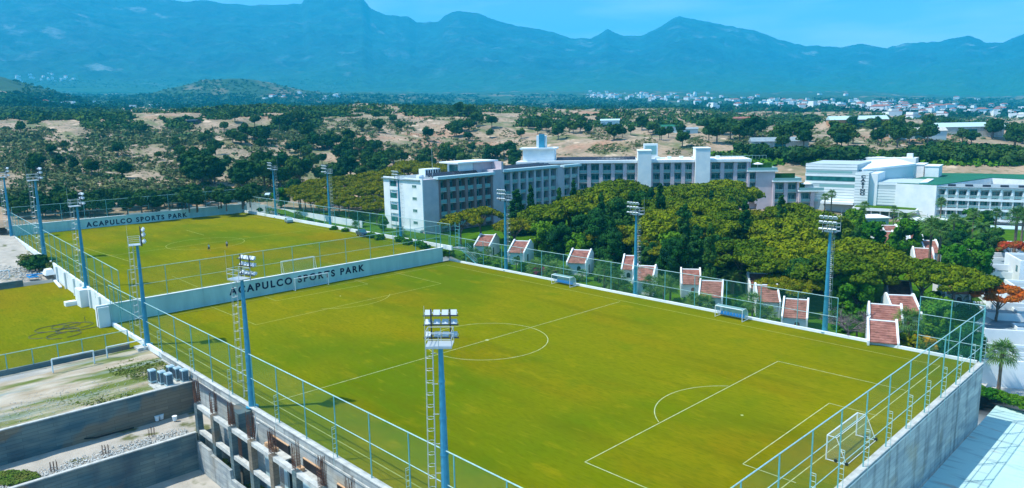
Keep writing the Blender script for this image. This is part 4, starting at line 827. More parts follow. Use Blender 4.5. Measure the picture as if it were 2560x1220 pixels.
# ---------------------------------------------------------------- bungalows
BR=R_(28)
def bungalow(px,py,wpx,label,ez=2.8,dz=4.4,run=5.2,wallz=None,grp='red-roofed bungalows in the garden',door=True,step=None):
    """px,py: middle of the front eave in the picture; wpx its width; ez eave height above ground"""
    g0=0.
    for _ in range(8): q=at(px,py,g0+ez);g0=g0*.4+.6*float(G(q[0],max(q[1],40.)))
    D=math.hypot(q[0]-CAM[0],q[1]-CAM[1]);W=wpx/FPX*D*1.03
    t=root('bungalow',(q[0],q[1],g0),BR+R_(random.uniform(-7,7)),label,'bungalow',grp)   # local x along the eave, y away
    rg=1.8;y1=run
    MB().box(-W/2,.3,-1.5,W/2,y1+2.,ez-.05).build('wall',M['white'],t)
    rf=MB()
    for k in range(9):   # courses of tiles as shallow steps
        a=k/9;b_=(k+1)/9;rf.hexa([(-W/2,y1*a-.25,ez+rg*a-.03),(W/2,y1*a-.25,ez+rg*a-.03),(W/2,y1*b_-.2,ez+rg*b_-.05),(-W/2,y1*b_-.2,ez+rg*b_-.05),(-W/2,y1*a-.25,ez+rg*a+.10),(W/2,y1*a-.25,ez+rg*a+.10),(W/2,y1*b_-.2,ez+rg*b_+.05),(-W/2,y1*b_-.2,ez+rg*b_+.05)])
    rf.hexa([(-W/2,y1-.2,ez+rg-.1),(W/2,y1-.2,ez+rg-.1),(W/2,y1+2.3,ez+.7),(-W/2,y1+2.3,ez+.7),(-W/2,y1-.2,ez+rg+.03),(W/2,y1-.2,ez+rg+.03),(W/2,y1+2.3,ez+.8),(-W/2,y1+2.3,ez+.8)])
    r_=rf.build('roof',M['tile'],t)
    rc=MB().tube((-W/2,y1-.2,ez+rg+.08),(W/2,y1-.2,ez+rg+.08),.13,n=6);rc.build('ridge_cap',M['white'],r_)
    for s in (-1,1):
        x=s*(W/2+.14);pr=[(.1,-1.5),(y1+2.3,-1.5),(y1+2.3,ez+.85),(y1+.1,ez+rg+.45),(y1-.4,ez+rg+.45),(-.35,ez+.22),(-.35,ez-.2)]
        MB().ext(pr,x-.14,x+.14,'x').build('gable_wall',M['white'],t)
    ar=lambda cx,w_,z0,z1,y,dd:[(cx+(w_/2)*math.cos(a),z1+(w_/2)*math.sin(a)) for a in np.linspace(0,math.pi,9)]+[(cx-w_/2,z0),(cx+w_/2,z0)]
    p=ar(W*.12,.8,1.1,1.75,0,0);n=len(p)
    w_=MB();w_.add([(x,.26,z) for x,z in p]+[(x,.34,z) for x,z in p],[tuple(range(n))[::-1]]+[(i,(i+1)%n,n+(i+1)%n,n+i) for i in range(n)]);wo_=w_.build('window',M['tile'] if random.random()<.5 else M['black'],t)
    p2=ar(W*.12,1.1,.95,1.75,0,0);f=MB();f.add([(x,.28,z) for x,z in p2]+[(x,.3,z) for x,z in p2],[tuple(range(n))[::-1]]+[(i,(i+1)%n,n+(i+1)%n,n+i) for i in range(n)]);f.build('window_surround',M['white'],wo_)
    if door: MB().box(W/2+.285,2.0,0,W/2+.33,2.9,2.1).build('door',M['black'],t)
    return t
for a in [(1205,615,36,'leftmost red-roofed bungalow, standing left of the mast by the metal stairs'),
 (1290,632,38,'bungalow with a shaded dark roof just right of the mast by the metal stairs'),
 (1441,658,44,'bungalow half under the trees behind the team shelter with blue seats'),
 (1607,702,42,'bungalow immediately right of the mast behind the halfway line'),
 (1568,674,24,'small bungalow tucked left of the mast behind the halfway line'),
 (1728,711,42,'bungalow with a half-shaded roof and an arched window near the tall dark cypress'),
 (1776,743,50,'bungalow with a bright roof directly behind the right team shelter'),
 (1922,755,46,'bungalow with an arched window behind two small pines, left of the right mast'),
 (1986,795,50,'low bungalow with dark shaded front behind the small pine left of the right mast'),
 (2215,811,62,'stepped bungalow with a large brick-red roof right of the leafless tree'),
 (2208,857,55,'lowest bungalow, its red roof nearly touching the near pitch kerb'),
 (2268,785,52,'bungalow with a blue-white front and arched window behind the stepped roof'),
 (2250,742,44,'bungalow with a very dark shaded roof under the pines at the right'),
 (2394,734,42,'bungalow with a tall white gable right of the pines, behind the corner fence'),
 (1900,722,40,'bungalow roof glimpsed deep under the big pine left of the right mast')]:
    bungalow(*a)
for a in [(2030,598,26,'small far bungalow gable showing a pink roof between the pines and the terraced hotel'),(2213,606,36,'far bungalow with a pink roof above the round bush, before the casino'),(2235,590,28,'far bungalow with a white gable tip before the casino palms'),(2312,653,34,'far bungalow with salmon roof between two thin palms'),(2332,632,26,'far bungalow half hidden behind the salmon-roofed one'),(2292,606,22,'far bungalow with a brown roof below the tall palms')]:
    bungalow(*a,grp='far bungalows near the casino')
# ---------------------------------------------------------------- white villas at the right edge
def villa(px,py,zr,W,Dp,label,gz,bars=1,hh=3.5):
    q=at(px,py,zr);t=root('white_villa',(q[0],q[1],gz),BR,label,'villa','white flat-roofed villas')
    h=zr-gz;MB().box(0,0,-1,W,Dp,h-.45).build('wall',M['white'],t)
    MB().box(.35,.35,h-.445,W-.35,Dp-.35,h-.38).build('roof',M['roofgrey'],t)
    b=MB().box(0,0,h-.44,.34,Dp,h);b.box(W-.34,0,h-.44,W,Dp,h);b.box(.345,0,h-.44,W-.345,.34,h);b.box(.345,Dp-.34,h-.44,W-.345,Dp,h);b.build('parapet',M['white'],t)
    for k in range(bars):
        x=5+k*4;b=MB();b.box(x,1.5,h-.37,x+3.,1.65,h+.15);b.box(x,4.2,h-.37,x+3.,4.35,h+.15);b.box(x,1.66,h-.37,x+.15,4.19,h+.15);b.box(x+2.85,1.66,h-.37,x+3.,4.19,h+.15);b.build('skylight_curb',M['white'],t)
    b=MB().box(-.03,1.2,h-2.4,-.004,2.2,h-1.2);b.build('window',M['glass'],t);
    if not bars: b=MB().box(2,-.03,h-2.2,5.,-.004,h-1.2);b.build('window',M['glass'],t)
    return t
for a in [(2447,897,-3.3,22,9,'nearest white villa, behind the fan palm at the right edge',-7.5),(2462,822,-2.6,20,8.5,'second white villa from the front, above the fan palm crown',-6),(2466,781,-1.7,20,8.,'third white villa from the front at the right edge',-5),(2480,755,-.8,20,8.,'fourth white villa, just below the orange flowering tree',-4),(2525,738,.2,18,7,'fifth white villa right of the orange flowering tree trunk',-3),(2542,719,1.0,18,7,'sixth white villa at the right edge, level with the orange tree crown',-3),
 (2440,677,1.2,13,9,'front white villa of the upper group above the orange flowering tree',-2.5,0),(2466,660,2.2,15,8,'second white villa of the upper group with a shaded flat roof',-2,0),(2441,630,3.,15,9,'third white villa of the upper group, reaching farthest left',-1.5,0),(2459,615,3.8,17,8,'rearmost white villa of the upper group beside two thin palms',-1.5,0),(2552,652,4.2,12,9,'white villa block cut by the right picture edge beyond the upper group',-2,0)]:
    villa(*a)
# ---------------------------------------------------------------- hotels
def frame_root(name,px0,D,ang,label,cat,gz=0.):
    """local x runs along the facade, y away from the viewer; origin on the view axis"""
    P0=CAM+VH*D;t=root(name,(P0[0],P0[1],gz),math.atan2(RH[1],RH[0])+R_(ang),label,cat);return t
FH=3.35
def bayset(t,s0,s1,ztop,rows,bw,pil,m_p,seed=0,winz=2.35,y0=0.,lim=None,keep=None):
    """pilasters with recessed balcony rooms between; each window and balcony its own part"""
    n=max(1,round((s1-s0)/bw));bw=(s1-s0)/n;pw=pil;g=np.random.default_rng(seed)
    bk=MB().box(s0,y0+1.5,ztop-rows*FH,s1,y0+1.6,ztop-.02);bk.build('recess_wall',M['room'],t)
    b=MB()
    for k in range(n+1):
        x=s0+k*bw;a=max(s0,x-pw/2);c=min(s1,x+pw/2);b.box(a,y0-.25,ztop-rows*FH-1,c,y0+1.5,ztop)
    b.build('pilasters',m_p,t)
    sl=MB()
    for r in range(rows+1): sl.box(s0+.01,y0+.02,ztop-r*FH-.35,s1-.01,y0+1.5,ztop-r*FH-.12)
    sl.build('floor_slabs',M['conclight'],t)
    wi=None;ba=None
    for r in range(rows):
        for k in range(n):
            if keep and not keep(s0+k*bw,r): continue
            x0=s0+k*bw+pw/2+.02;x1=s0+(k+1)*bw-pw/2-.02;z0=ztop-(r+1)*FH-.1
            b=MB().box(x0+.1,y0+1.40,z0+.1,x1-.15,y0+1.49,z0+winz,0)
            for xx in (x0+.1,(x0+x1)/2,x1-.22): b.box(xx,y0+1.36,z0+.1,xx+.08,y0+1.395,z0+winz,1)
            if g.random()<.5: b.box(x0+.25,y0+1.37,z0+.15,x0+.25+(x1-x0)*g.uniform(.15,.4),y0+1.39,z0+winz-.1,2)
            b.build('window',[M['glass'],M['frame'],M['room']],t)
            b=MB().box(x0,y0+.03,z0+.05,x1,y0+.07,z0+.85,0);b.box(x0,y0+.0,z0+.9,x1,y0+.1,z0+.98,1)
            if g.random()<.7:
                cx=g.uniform(x0+.5,x1-.5);b.box(cx-.3,y0+.5,z0,cx+.3,y0+1.,z0+.75,2);b.box(cx+.35,y0+.6,z0,cx+.6,y0+.9,z0+1.,2)
            b.build('balcony',[M['rail2'],M['frame'],M['dark']],t)
def solar(t,s0,s1,y,z,n,rows=1):
    for r in range(rows):
        b=MB()
        for k in range(n):
            x=s0+(s1-s0)*k/n;b.hexa([(x,y+r*2,z),(x+(s1-s0)/n*.8,y+r*2,z),(x+(s1-s0)/n*.8,y+r*2+1.4,z+.9),(x,y+r*2+1.4,z+.9),(x,y+r*2-.05,z+.08),(x+(s1-s0)/n*.8,y+r*2-.05,z+.08),(x+(s1-s0)/n*.8,y+r*2+1.35,z+.98),(x,y+r*2+1.35,z+.98)])
            b.tube((x+.05,y+r*2+1.4,z-.3),(x+.05,y+r*2+1.4,z+.9),.05,n=4)
        b.build('solar_array',M['solar'],t)
# hotel wing A: end wall faces the pitches, balconies face +X
ha=root('hotel_wing',(-80,49.5,1.3),R_(90),'nearest hotel wing with a white end wall and four small windows facing the pitches','hotel')
Z=15.5
MB().box(0,1.62,-2,64,12,Z-.3).box(5.,0,-2,5.6,1.6,Z-.3).build('wall',M['mauve'],ha)
MB().box(.25,0,-2,5.,1.6,Z-.02).build('side_wall',M['mauve'],ha)
ew=MB().box(-.02,-.02,1.7,.24,11.2,Z+.3);ew.box(-.02,15.4,-1,.24,18.4,Z+.3);ew.box(.25,12,-1,10,18.4,Z-.31);ew.box(.0,11.3,Z-.6,.24,15.3,Z+.3);ew.build('end_wall',M['white'],ha)
MB().box(-.6,1.0,-2,.2,9.8,1.6).build('annex_base',M['acw'],ha)
for k in range(4):
    z=Z-1.9-k*FH;f=MB().box(-.06,2.6,z-.62,-.024,4.7,z+.42);o=f.build('end_window',M['frame'],ha);b=MB()
    for j in range(3): b.box(-.08,2.75+j*.62,z-.35,-.065,3.25+j*.62,z+.3)
    b.build('pane',M['glass'],o)
for k in range(4):
    z=Z-.8-k*FH;MB().box(-.1,11.4,z-2.6,.1,15.2,z-1.7).build('end_balcony',M['white'],ha);MB().box(.15,11.4,z-1.6,.24,15.2,z-.1).build('end_glass',M['glass'],ha)
rf=MB().box(-.5,1.,Z-.29,62,18.8,Z-.05);rf.build('roof',M['roofgrey'],ha)
for a,c,h in ((4.6,26.,0),(29.5,54.5,.45),(56.5,65.,.3)): MB().box(a,-1.1,Z-.2+h,c,1.0,Z+.55+h).build('roof_fascia',M['acw'],ha)
bayset(ha,5.6,25.5,Z-.2,4,3.35,.95,mat('brown_render',(.30,.19,.18),(.24,.16,.16),.5,.85),3)
bayset(ha,30.,54.,Z+.2,4,3.4,.9,M['mauve'],4)
bayset(ha,57.,64.5,Z+.1,3,3.4,.9,M['mauve'],5)
MB().box(25.6,-.6,-2,29.9,4,Z+1.2).box(54.1,-.3,-2,56.9,2,Z+.4).build('stair_tower',M['mauve'],ha)
ph=MB().box(17,4.2,Z-.04,29,10,Z+3.4);ph=ph.build('penthouse',M['white'],ha);MB().box(15.2,2.8,Z+3.405,31,11.5,Z+3.8).build('roof',M['white'],ph)
MB().box(22,4.0,Z-.03,29.3,4.19,Z+3.4).box(29.1,-.5,Z+1.21,29.9,4.18,Z+3.4).build('side_panel',M['mauve'],ph);b=MB().box(16.9,5.2,Z+.4,16.99,9,Z+2.9);b.build('window',M['glass'],ph)
b=MB().box(8.,9.,Z-.04,13.5,12.,Z+2.1);o=b.build('roof_plant',M['white'],ha);b=MB()
for k in range(6): b.box(8.3+k*.9,8.95,Z+.3,8.9+k*.9,8.995,Z+1.8)
b.build('louvres',M['dark'],o)
solar(ha,5,22,1.4,Z+.3,22,2);solar(ha,31,53,1.3,Z+.7,34,3)
MB().tube((5.2,2.,Z),(5.2,2.,Z+8.5),.07,.03,n=5).build('antenna',M['steel'],ha)
for k in range(6): MB().box(2+k*2.4,4+(k%2)*3,Z-.04,3.5+k*2.4,5.4+(k%2)*3,Z+.7).build('roof_unit',M['white'],ha)
# hotel wing B: long facade towards the camera
DB,AB=262,-8
sz=lambda x,y:onP(x,y,DB,AB)
S_=lambda x,y=400:sz(x,y)[0]
hb=frame_root('hotel_block',0,DB,AB,'long hotel block with two white stair towers rising behind the pine grove','hotel')
Z=sz(1600,404)[1];b=MB().box(S_(1300),1.62,-2,S_(1880),16,Z-.6);b.build('wall',M['mauve'],hb)
MB().box(S_(1340),-1.,Z-.35,S_(1594)-.1,16.4,Z+.55).build('roof',M['white'],hb)
MB().box(S_(1628),-1.,Z-.35,S_(1737)-.1,16.4,Z+.55).build('roof',M['white'],hb);MB().box(S_(1775),-1.,Z-.35,S_(1878),16.4,Z+.55).build('roof',M['white'],hb)
MB().box(S_(1290),-.5,Z-.8,S_(1340)-.1,8,Z+.3).build('roof',M['white'],hb)
bayset(hb,S_(1443),S_(1594)-.2,Z-.4,4,3.9,1.3,M['mauve'],7)
bayset(hb,S_(1628),S_(1737)-.2,Z-.4,4,3.9,1.3,M['mauve'],8)
bayset(hb,S_(1774),S_(1872),Z-.4,4,3.9,1.3,M['mauve'],9)
for a,c,zt,yf in ((1594,1627,sz(1610,377)[1],-4.0),(1737,1773,sz(1755,371)[1],-2.8)):
    MB().box(S_(a),yf,-2,S_(c),6,zt).box(S_(a)-.15,yf-.15,zt+.003,S_(c)+.15,6.15,zt+.3).build('stair_tower',M['white'],hb)
q=sz(1612,362);q2=sz(1648,362);o=MB().box(q[0],8,Z+.56,q2[0],12,q[1]).build('lift_house',M['white'],hb);MB().box(q[0]+.5,7.93,Z+2.,q2[0]-.5,7.99,q[1]-.6).build('glazing',M['rail2'],o)
q=sz(1305,371);q2=sz(1385,369);zt=q[1];o=MB().box(q[0],2,Z-.5,q2[0],10,zt-.5).build('penthouse',M['white'],hb);MB().box(q[0]-1,1,zt-.495,q2[0]+.8,11,zt).build('roof',M['white'],o)
q=sz(1338,340);q2=sz(1362,335);MB().box(q[0],4,zt+.003,q2[0],8,q[1]).build('water_tank_house',M['white'],o);MB().box(S_(1349)-.5,3.2,Z+.6,S_(1356)+.5,3.9,q[1]+.6).build('mast_panel',M['pole'],o)
solar(hb,S_(1390),S_(1590),1.5,Z+.6,60,3)
b=MB()
for k in range(15): x=S_(1795)+k*1.15;b.tube((x,.2,Z+.56),(x,.2,Z+1.7),.04,n=4)
b.tube((S_(1795),.2,Z+1.7),(S_(1795)+16.2,.2,Z+1.7),.05,n=4);b.build('roof_railing',M['rail2'],hb)
for k in range(6): MB().box(S_(1640)+k*4.2,3+k%3,Z+.56,S_(1640)+k*4.2+1.4,4.2+k%3,Z+1.5).build('roof_unit',M['white'],hb)
# stepped terraces at its right end
def terrace(x0,x1,xr,ytop,dep_,nm,lb,cols_,blank=None,wz=0):
    t=frame_root('terraced_wing',0,DB,AB,lb,'hotel');a,c=S_(x0,ytop),S_(x1,ytop);z=sz(x1,ytop)[1]
    MB().box(a,1.62-dep_,-2,c,14-dep_,z-.4).build('wall',M['mauve'],t);MB().box(a-.1,-1-dep_,z-.38,c+.8,14.2-dep_,z).build('terrace_slab',M['white'],t)
    s1=c if not blank else S_(blank,ytop)
    bayset(t,a+.2,s1,z-.4,3,3.9,1.25,M['mauve'],nm,y0=-dep_)
    if blank: MB().box(s1+.01,-.2-dep_,-2,c-.01,1.6-dep_,z-.4).build('blank_wall',M['mauve'],t)
    b=MB().box(a,-.85-dep_,z+.01,c+.6,-.8-dep_,z+1.0);b.box(c+.55,-.79-dep_,z+.01,c+.6,8-dep_,z+1.);b.build('glass_railing',M['rail2'],t)
    MB().box(a+1.,3.2-dep_,z+.01,c-.6,3.7-dep_,z+2.3).build('hedge',M['dkleaf'],t)
    return t,a,c,z
T=[terrace(1867,1936,0,425,1.2,31,'upper hotel terrace with a white parasol and a green hedge',4,1893),terrace(1928,1993,0,450,2.4,32,'middle hotel terrace with sun beds before the casino',3),terrace(1990,2058,0,473,3.6,33,'lowest hotel terrace with a white parasol at the end of the long block',3)]
for i,(x,y,lb) in enumerate(((1895,405,'white parasol open on the upper hotel terrace'),(2013,449,'white parasol open on the lowest hotel terrace'))):
    tt,a,c,z=T[0 if i==0 else 2];s,_=sz(x,y);o=root('parasol',tuple(tt.matrix_basis@Vector((s,1.-1.2*(1+2*i)+.5,z))),0,lb,'parasol','parasols on the terraces')
    MB().tube((0,0,0),(0,0,2.4),.04,n=6).build('pole',M['steel'],o);MB().tube((0,0,2.1),(0,0,2.7),1.9,.05,10).build('canopy',M['white'],o)
# ---- casino
DC,AC=322,-37
cz=lambda x,y:onP(x,y,DC,AC)
cs=frame_root('casino_building',0,DC,AC,'white ribbed casino building with a tall sign slab and dark window bands','casino')
ribm=mat('ribbed_cladding',(.80,.86,.87),(.72,.80,.82),.4,.7);ribd=mat('cladding_joint',(.42,.52,.55))
def band(b,x0,x1,z0,z1,y,dz=.9):
    z=z0
    while z<z1-.05: zz=min(z+dz*.80,z1);b.box(x0,y-.06,z,x1,y,zz);z+=dz
sx=lambda x:cz(x,440)[0]
zt=cz(2080,409)[1];a,c=sx(2014),sx(2142)
MB().box(a,0.,-1.,c,22,zt-.2).build('wall',ribd,cs)
b=MB();zz=[(cz(0+2080,424)[1],zt),(cz(2080,441)[1],cz(2080,433)[1]),(cz(2080,459)[1],cz(2080,453.5)[1]),(cz(2080,500)[1],cz(2080,468)[1])]
for z0,z1 in zz: band(b,a-.1,c,z0,z1,-.01)
b.build('cladding',ribm,cs)
for i,(y0,y1,x0,x1,m_) in enumerate(((433,427,2016,2130,'rail2'),(452,441.5,2016,2143,'glass'),(468,461,2050,2143,'rail2'))): MB().box(sx(x0),-.08,cz(2080,y0)[1],sx(x1),-.005,cz(2080,y1)[1]).build('window_band',M[m_],cs)
b=MB().box(sx(2060),-3,cz(2080,505)[1]-.3,sx(2142),0,cz(2080,500)[1]-.2);b.build('entrance_canopy',M['white'],cs)
# sign slab, side mass, low box
zs=cz(2160,430)[1];MB().box(sx(2143),-2.6,-1.5,sx(2177),16,zs).build('sign_slab',ribd,cs)
b=MB();band(b,sx(2143)-.05,sx(2177),cz(2160,506)[1],zs,-2.61);b.build('slab_cladding',ribm,cs)
MB().box(sx(2177)+.01,-1.2,-1.5,sx(2197),16,zs-.3).build('side_block',M['white'],cs)
MB().box(sx(2197),-.9,cz(2250,515)[1],sx(2300),16,cz(2250,456)[1]).build('low_block',ribd,cs)
b=MB();band(b,sx(2197)-.0,sx(2300),cz(2250,513)[1],cz(2250,474)[1],-.91);band(b,sx(2197),sx(2300),cz(2250,463)[1],cz(2250,457)[1],-.91);b.build('low_cladding',ribm,cs)
MB().hexa([(sx(2300)+.01,-.9,1),(sx(2318),1.5,1),(sx(2318),16,1),(sx(2300)+.01,16,1)]+[(sx(2300)+.01,-.9,cz(2250,456)[1]+.2),(sx(2318),1.5,cz(2250,456)[1]+.2),(sx(2318),16,cz(2250,456)[1]+.2),(sx(2300)+.01,16,cz(2250,456)[1]+.2)]).build('corner_block',M['white'],cs)
MB().box(sx(2146),-6,cz(2250,523)[1]-.3,sx(2305),-.95,cz(2250,516)[1]-.3).build('entrance_canopy',M['white'],cs);MB().box(sx(2150),-5.6,cz(2250,516)[1]-.29,sx(2300),-1.2,cz(2250,515.5)[1]-.05).build('canopy_planting',M['lawn'],cs)
MB().box(sx(2150),-2.,-3,sx(2300),-1.9,cz(2250,523)[1]-.3).build('entrance_glazing',M['glass'],cs)
for k in range(8): MB().tube((sx(2170)+k*2.6,-5.2,-3),(sx(2170)+k*2.6,-5.2,cz(2250,523)[1]-.3),.18,n=8).build('column',M['white'],cs)
# big roof
y1=cz(2100,412)[1];hx=lambda x,y,D:tuple(np.array(onP(x,y,DC+D,AC)))
def loc3(x,y,D): s,z=onP(x,y,DC+D,AC);return (s+D*math.sin(R_(AC)),D*math.cos(R_(AC)),z)
r0=[loc3(2120,414,4),loc3(2158,423,4),loc3(2290,409,26),loc3(2240,396,40),loc3(2150,402,34)]
b=MB();n=5;b.add(r0+[(x,y,z-.6) for x,y,z in r0],[(0,1,2,3,4),(9,8,7,6,5)]+[(i,n+i,n+(i+1)%n,(i+1)%n) for i in range(n)]);b.build('hall_roof',M['white'],cs)
p0,p1=r0[1],r0[2];MB().hexa([(p0[0],p0[1]+.5,0),(p1[0]-.5,p1[1]-.5,0),(p1[0]-.5,p1[1]+6,0),(p0[0],p0[1]+12,0),(p0[0],p0[1]+.5,p0[2]-.65),(p1[0]-.5,p1[1]-.5,p1[2]-.65),(p1[0]-.5,p1[1]+6,p1[2]-.65),(p0[0],p0[1]+12,p0[2]-.65)]).build('hall_wall',M['acw'],cs)
# letters on the sign slab, one under the other
def flat_text(s,h,ex=.05):
    cu=bpy.data.curves.new('t','FONT');cu.body=s;cu.size=1;cu.extrude=.03;cu.offset=.05;cu.space_character=1.15;o=bpy.data.objects.new('t',cu);col.objects.link(o);bpy.context.view_layer.update()
    me=bpy.data.meshes.new_from_object(o.evaluated_get(bpy.context.evaluated_depsgraph_get()));bpy.data.objects.remove(o)
    v=np.array([p.co[:] for p in me.vertices]);mn=v.min(0);mxx=v.max(0);k=h/(mxx[1]-mn[1])
    return me,mn,mxx,k
sg=MB()
ztl=cz(2160,437)[1];zbl=cz(2160,488)[1];st=(ztl-zbl)/6;cx=(sx(2158)+sx(2168))/2
for i,chh in enumerate('CASINO'):
    me,mn,mxx,k=flat_text(chh,st*.86)
    for p in me.vertices:
        x,y,z=p.co;p.co=(cx+(x-(mn[0]+mxx[0])/2)*k*1.5,-2.72-z*1.,ztl-st*(i+1)+st*.2+(y-mn[1])*k)
    me.materials.clear();me.materials.append(M['dark']);link('letter',me,cs)
# ballroom behind
gb_=frame_root('ballroom_building',0,DC+58,AC,'low white ballroom building with dark lettering on its parapet behind the casino','building')
q=onP(2052,392,DC+58,AC);q2=onP(2290,393,DC+58,AC);MB().box(q[0],0,-1,q2[0],14,q[1]).build('wall',M['white'],gb_)
me,mn,mxx,k=flat_text('THE GRAND BALLROOM',1.);x0=onP(2074,397,DC+58,AC)[0];x1=onP(2165,397,DC+58,AC)[0];kx=(x1-x0)/(mxx[0]-mn[0]);zz=onP(2100,402,DC+58,AC)[1]
for p in me.vertices: x,y,z=p.co;p.co=(x0+(x-mn[0])*kx,-.05-z,zz+(y-mn[1])*1.45)
me.materials.clear();me.materials.append(M['dark']);link('lettering',me,gb_)
MB().box(onP(2265,385,DC+58,AC)[0],2,q[1],onP(2280,385,DC+58,AC)[0],4,q[1]+1.6).build('roof_plant',M['white'],gb_)
# small blocks between casino and green roof
for (x0,x1,yt,DD,lb) in ((2288,2310,412,262,'pale blue-white block right of the casino hall roof'),(2313,2348,416,258,'small white block left of the green roof'),(1988,2015,400,292,'small white hut behind the casino roof')):
    t=frame_root('service_block',0,DD*1.38,-37,lb,'building');q=onP(x0,yt,DD*1.38,-37);q2=onP(x1,yt,DD*1.38,-37);MB().box(q[0],0,-2,q2[0],9,q[1]).build('wall',M['white'],t);MB().box(q[0]-.2,-.2,q[1]+.003,q2[0]+.2,9.2,q[1]+.25).build('roof',M['white'],t)
# green roofed hall
gr=frame_root('green_roofed_hall',0,232,0,'wide hall with a flat dark green roof behind the white balcony hotel','building')
def gl(x,y,z=10.3):
    q=at(x,y,z);dd=(q-(CAM+VH*232));return (float(dd@RH),float(dd@VH),z)
P_=[gl(2240,459),gl(2342,464),gl(2480,445),gl(2620,452),gl(2620,427),gl(2390,427),gl(2280,448)]
b=MB();n=len(P_);b.add(P_+[(x,y,-2) for x,y,z in P_],[tuple(range(n))]+[(i,n+i,n+(i+1)%n,(i+1)%n) for i in range(n)]);o=b.build('wall',M['white'],gr)
b=MB();c_=np.mean(P_,0);Q=[tuple(c_+(np.array(p)-c_)*.99+[0,0,.05]) for p in P_];b.add(Q+[(x,y,z+.15) for x,y,z in Q],[tuple(range(n,2*n))]+[(i,(i+1)%n,n+(i+1)%n,n+i) for i in range(n)]);b.build('roof',M['greenroof'],gr)
wr=frame_root('white_roof_hall',0,226,0,'white flat-roofed part right of the green roof','building');q=gl(2475,468,9.6);q2=gl(2640,462,9.6);MB().box(q[0],-5,-2,q2[0],0,9.2).build('wall',M['white'],wr)
# row building behind the green roof
t=frame_root('long_low_building',0,282,0,'long low white building with a row of dark window niches behind the green roof','building')
q=onP(2398,418,282,0);q2=onP(2680,424,282,0);MB().box(q[0],0,-2,q2[0],10,q[1]).build('wall',M['white'],t);MB().box(q[0]-.4,-.6,q[1]+.003,q2[0],10.4,q[1]+.35).build('roof',M['roofgrey'],t)
for k in range(14): x=q[0]+2+k*3.1;MB().box(x,-.05,q[1]-2.2,x+1.1,-.004,q[1]-.6).build('window',M['glass'],t)
for k in range(5): MB().tube((q[0]+8+k*1.,4,q[1]+.3),(q[0]+8+k*1.,4,q[1]+3.4),.14,n=6).build('chimney_pipe',M['steel'],t)
# white hotel with balcony rows
DW,AW=287,-27
wz=lambda x,y:onP(x,y,DW,AW)
wh=frame_root('white_hotel',0,DW,AW,'white hotel with three long rows of balconies at the right edge','hotel')
a=wz(2342,480)[0];c=wz(2640,480)[0];zt=wz(2345,468)[1];fh=(wz(2345,470)[1]-wz(2345,545)[1])/3.05
MB().box(a,1.8,-4,c,12,zt-.3).build('wall',M['white'],wh)
b=MB()
for k in range(4): b.box(a-.3,-.2,zt-k*fh-(.9 if k else .5),c,2.,zt-k*fh-(.0 if k==0 else .25))
b.box(a-.3,-.2,-4,a,1.79,zt-.5)
b.build('balcony_slabs',M['white'],wh)
nb=12;bw=(wz(2560,480)[0]+3.2-a)/9
for r in range(3):
    for k in range(nb):
        b=MB();x=a+k*bw;b.box(x+bw-.14,.02,zt-(r+1)*fh-.25,x+bw+.14,1.79,zt-r*fh-(.9 if r else .5))
        if r==0: b.hexa([(x+bw-.9,-.1,zt-fh-.2),(x+bw-.15,-.1,zt-fh-.2),(x+bw-.15,.2,zt-fh-.2),(x+bw-.9,.2,zt-fh-.2),(x+bw-.45,-.1,zt-.55),(x+bw-.15,-.1,zt-.55),(x+bw-.15,.2,zt-.55),(x+bw-.45,.2,zt-.55)])
        b.build('fin_wall',M['white'],wh)
    for k in range(nb):
        x=a+k*bw;z0=zt-(r+1)*fh-.22;b=MB().box(x+.5,1.70,z0+.1,x+bw-.6,1.79,z0+2.1,0)
        for xx in (x+.45,x+bw/2,x+bw-.65): b.box(xx,1.64,z0+.1,xx+.09,1.695,z0+2.15,1)
        if (k*7+r)%3: b.box(x+.7,1.66,z0+.15,x+1.3,1.69,z0+2.05,2)
        b.build('window',[M['glass'],M['frame'],M['room']],wh)
        MB().box(x+.2,-.12,z0+.25,x+bw-.2,-.08,z0+.95,0).box(x+.15,-.14,z0+.98,x+bw-.15,-.04,z0+1.05,1).box(x+1.,.8,z0+.05,x+1.5,1.2,z0+.7,2).build('balcony',[M['clear'],M['frame'],M['dark']],wh)
MB().box(a-.5,-.5,zt+.003,c,12.5,zt+.2).build('roof',M['roofgrey'],wh)
b=MB()
for k in range(9): b.box(a+3+k*4.5,2,zt+.21,a+5+k*4.5,3.2,zt+.8)
b.build('roof_units',M['dark'],wh)
lw=frame_root('podium_building',0,276,AW,'low white podium with a strip of turf below the balcony hotel','building')
q=onP(2425,568,276,AW);q2=onP(2640,575,276,AW);MB().box(q[0],0,-4,q2[0],7,q[1]).build('wall',M['acw'],lw);MB().box(q[0]-.5,-2.5,q[1]-2.6,q2[0],0,q[1]-2.1).build('canopy',M['white'],lw);MB().box(q[0],-2.2,q[1]-2.09,q2[0],-.2,q[1]-1.9).build('turf_strip',M['lawn'],lw)
# low pavilions among the palms
for x,y,W,lb in ((2083,545,16,'low pavilion with a pale flat roof left of the casino palms'),(2285,552,12,'white car port roof among the palms before the balcony hotel')):
    q=at(x,y,3.);t=root('pavilion',(q[0],q[1],-1),math.atan2(RH[1],RH[0]),lb,'pavilion');MB().box(0,0,0,W,7,3.6).build('wall',M['acw'],t);MB().box(-.5,-.5,3.605,W+.5,7.5,3.9).build('roof',M['white'],t);MB().box(1,-.04,.8,W-1,-.004,2.8).build('window',M['glass'],t)
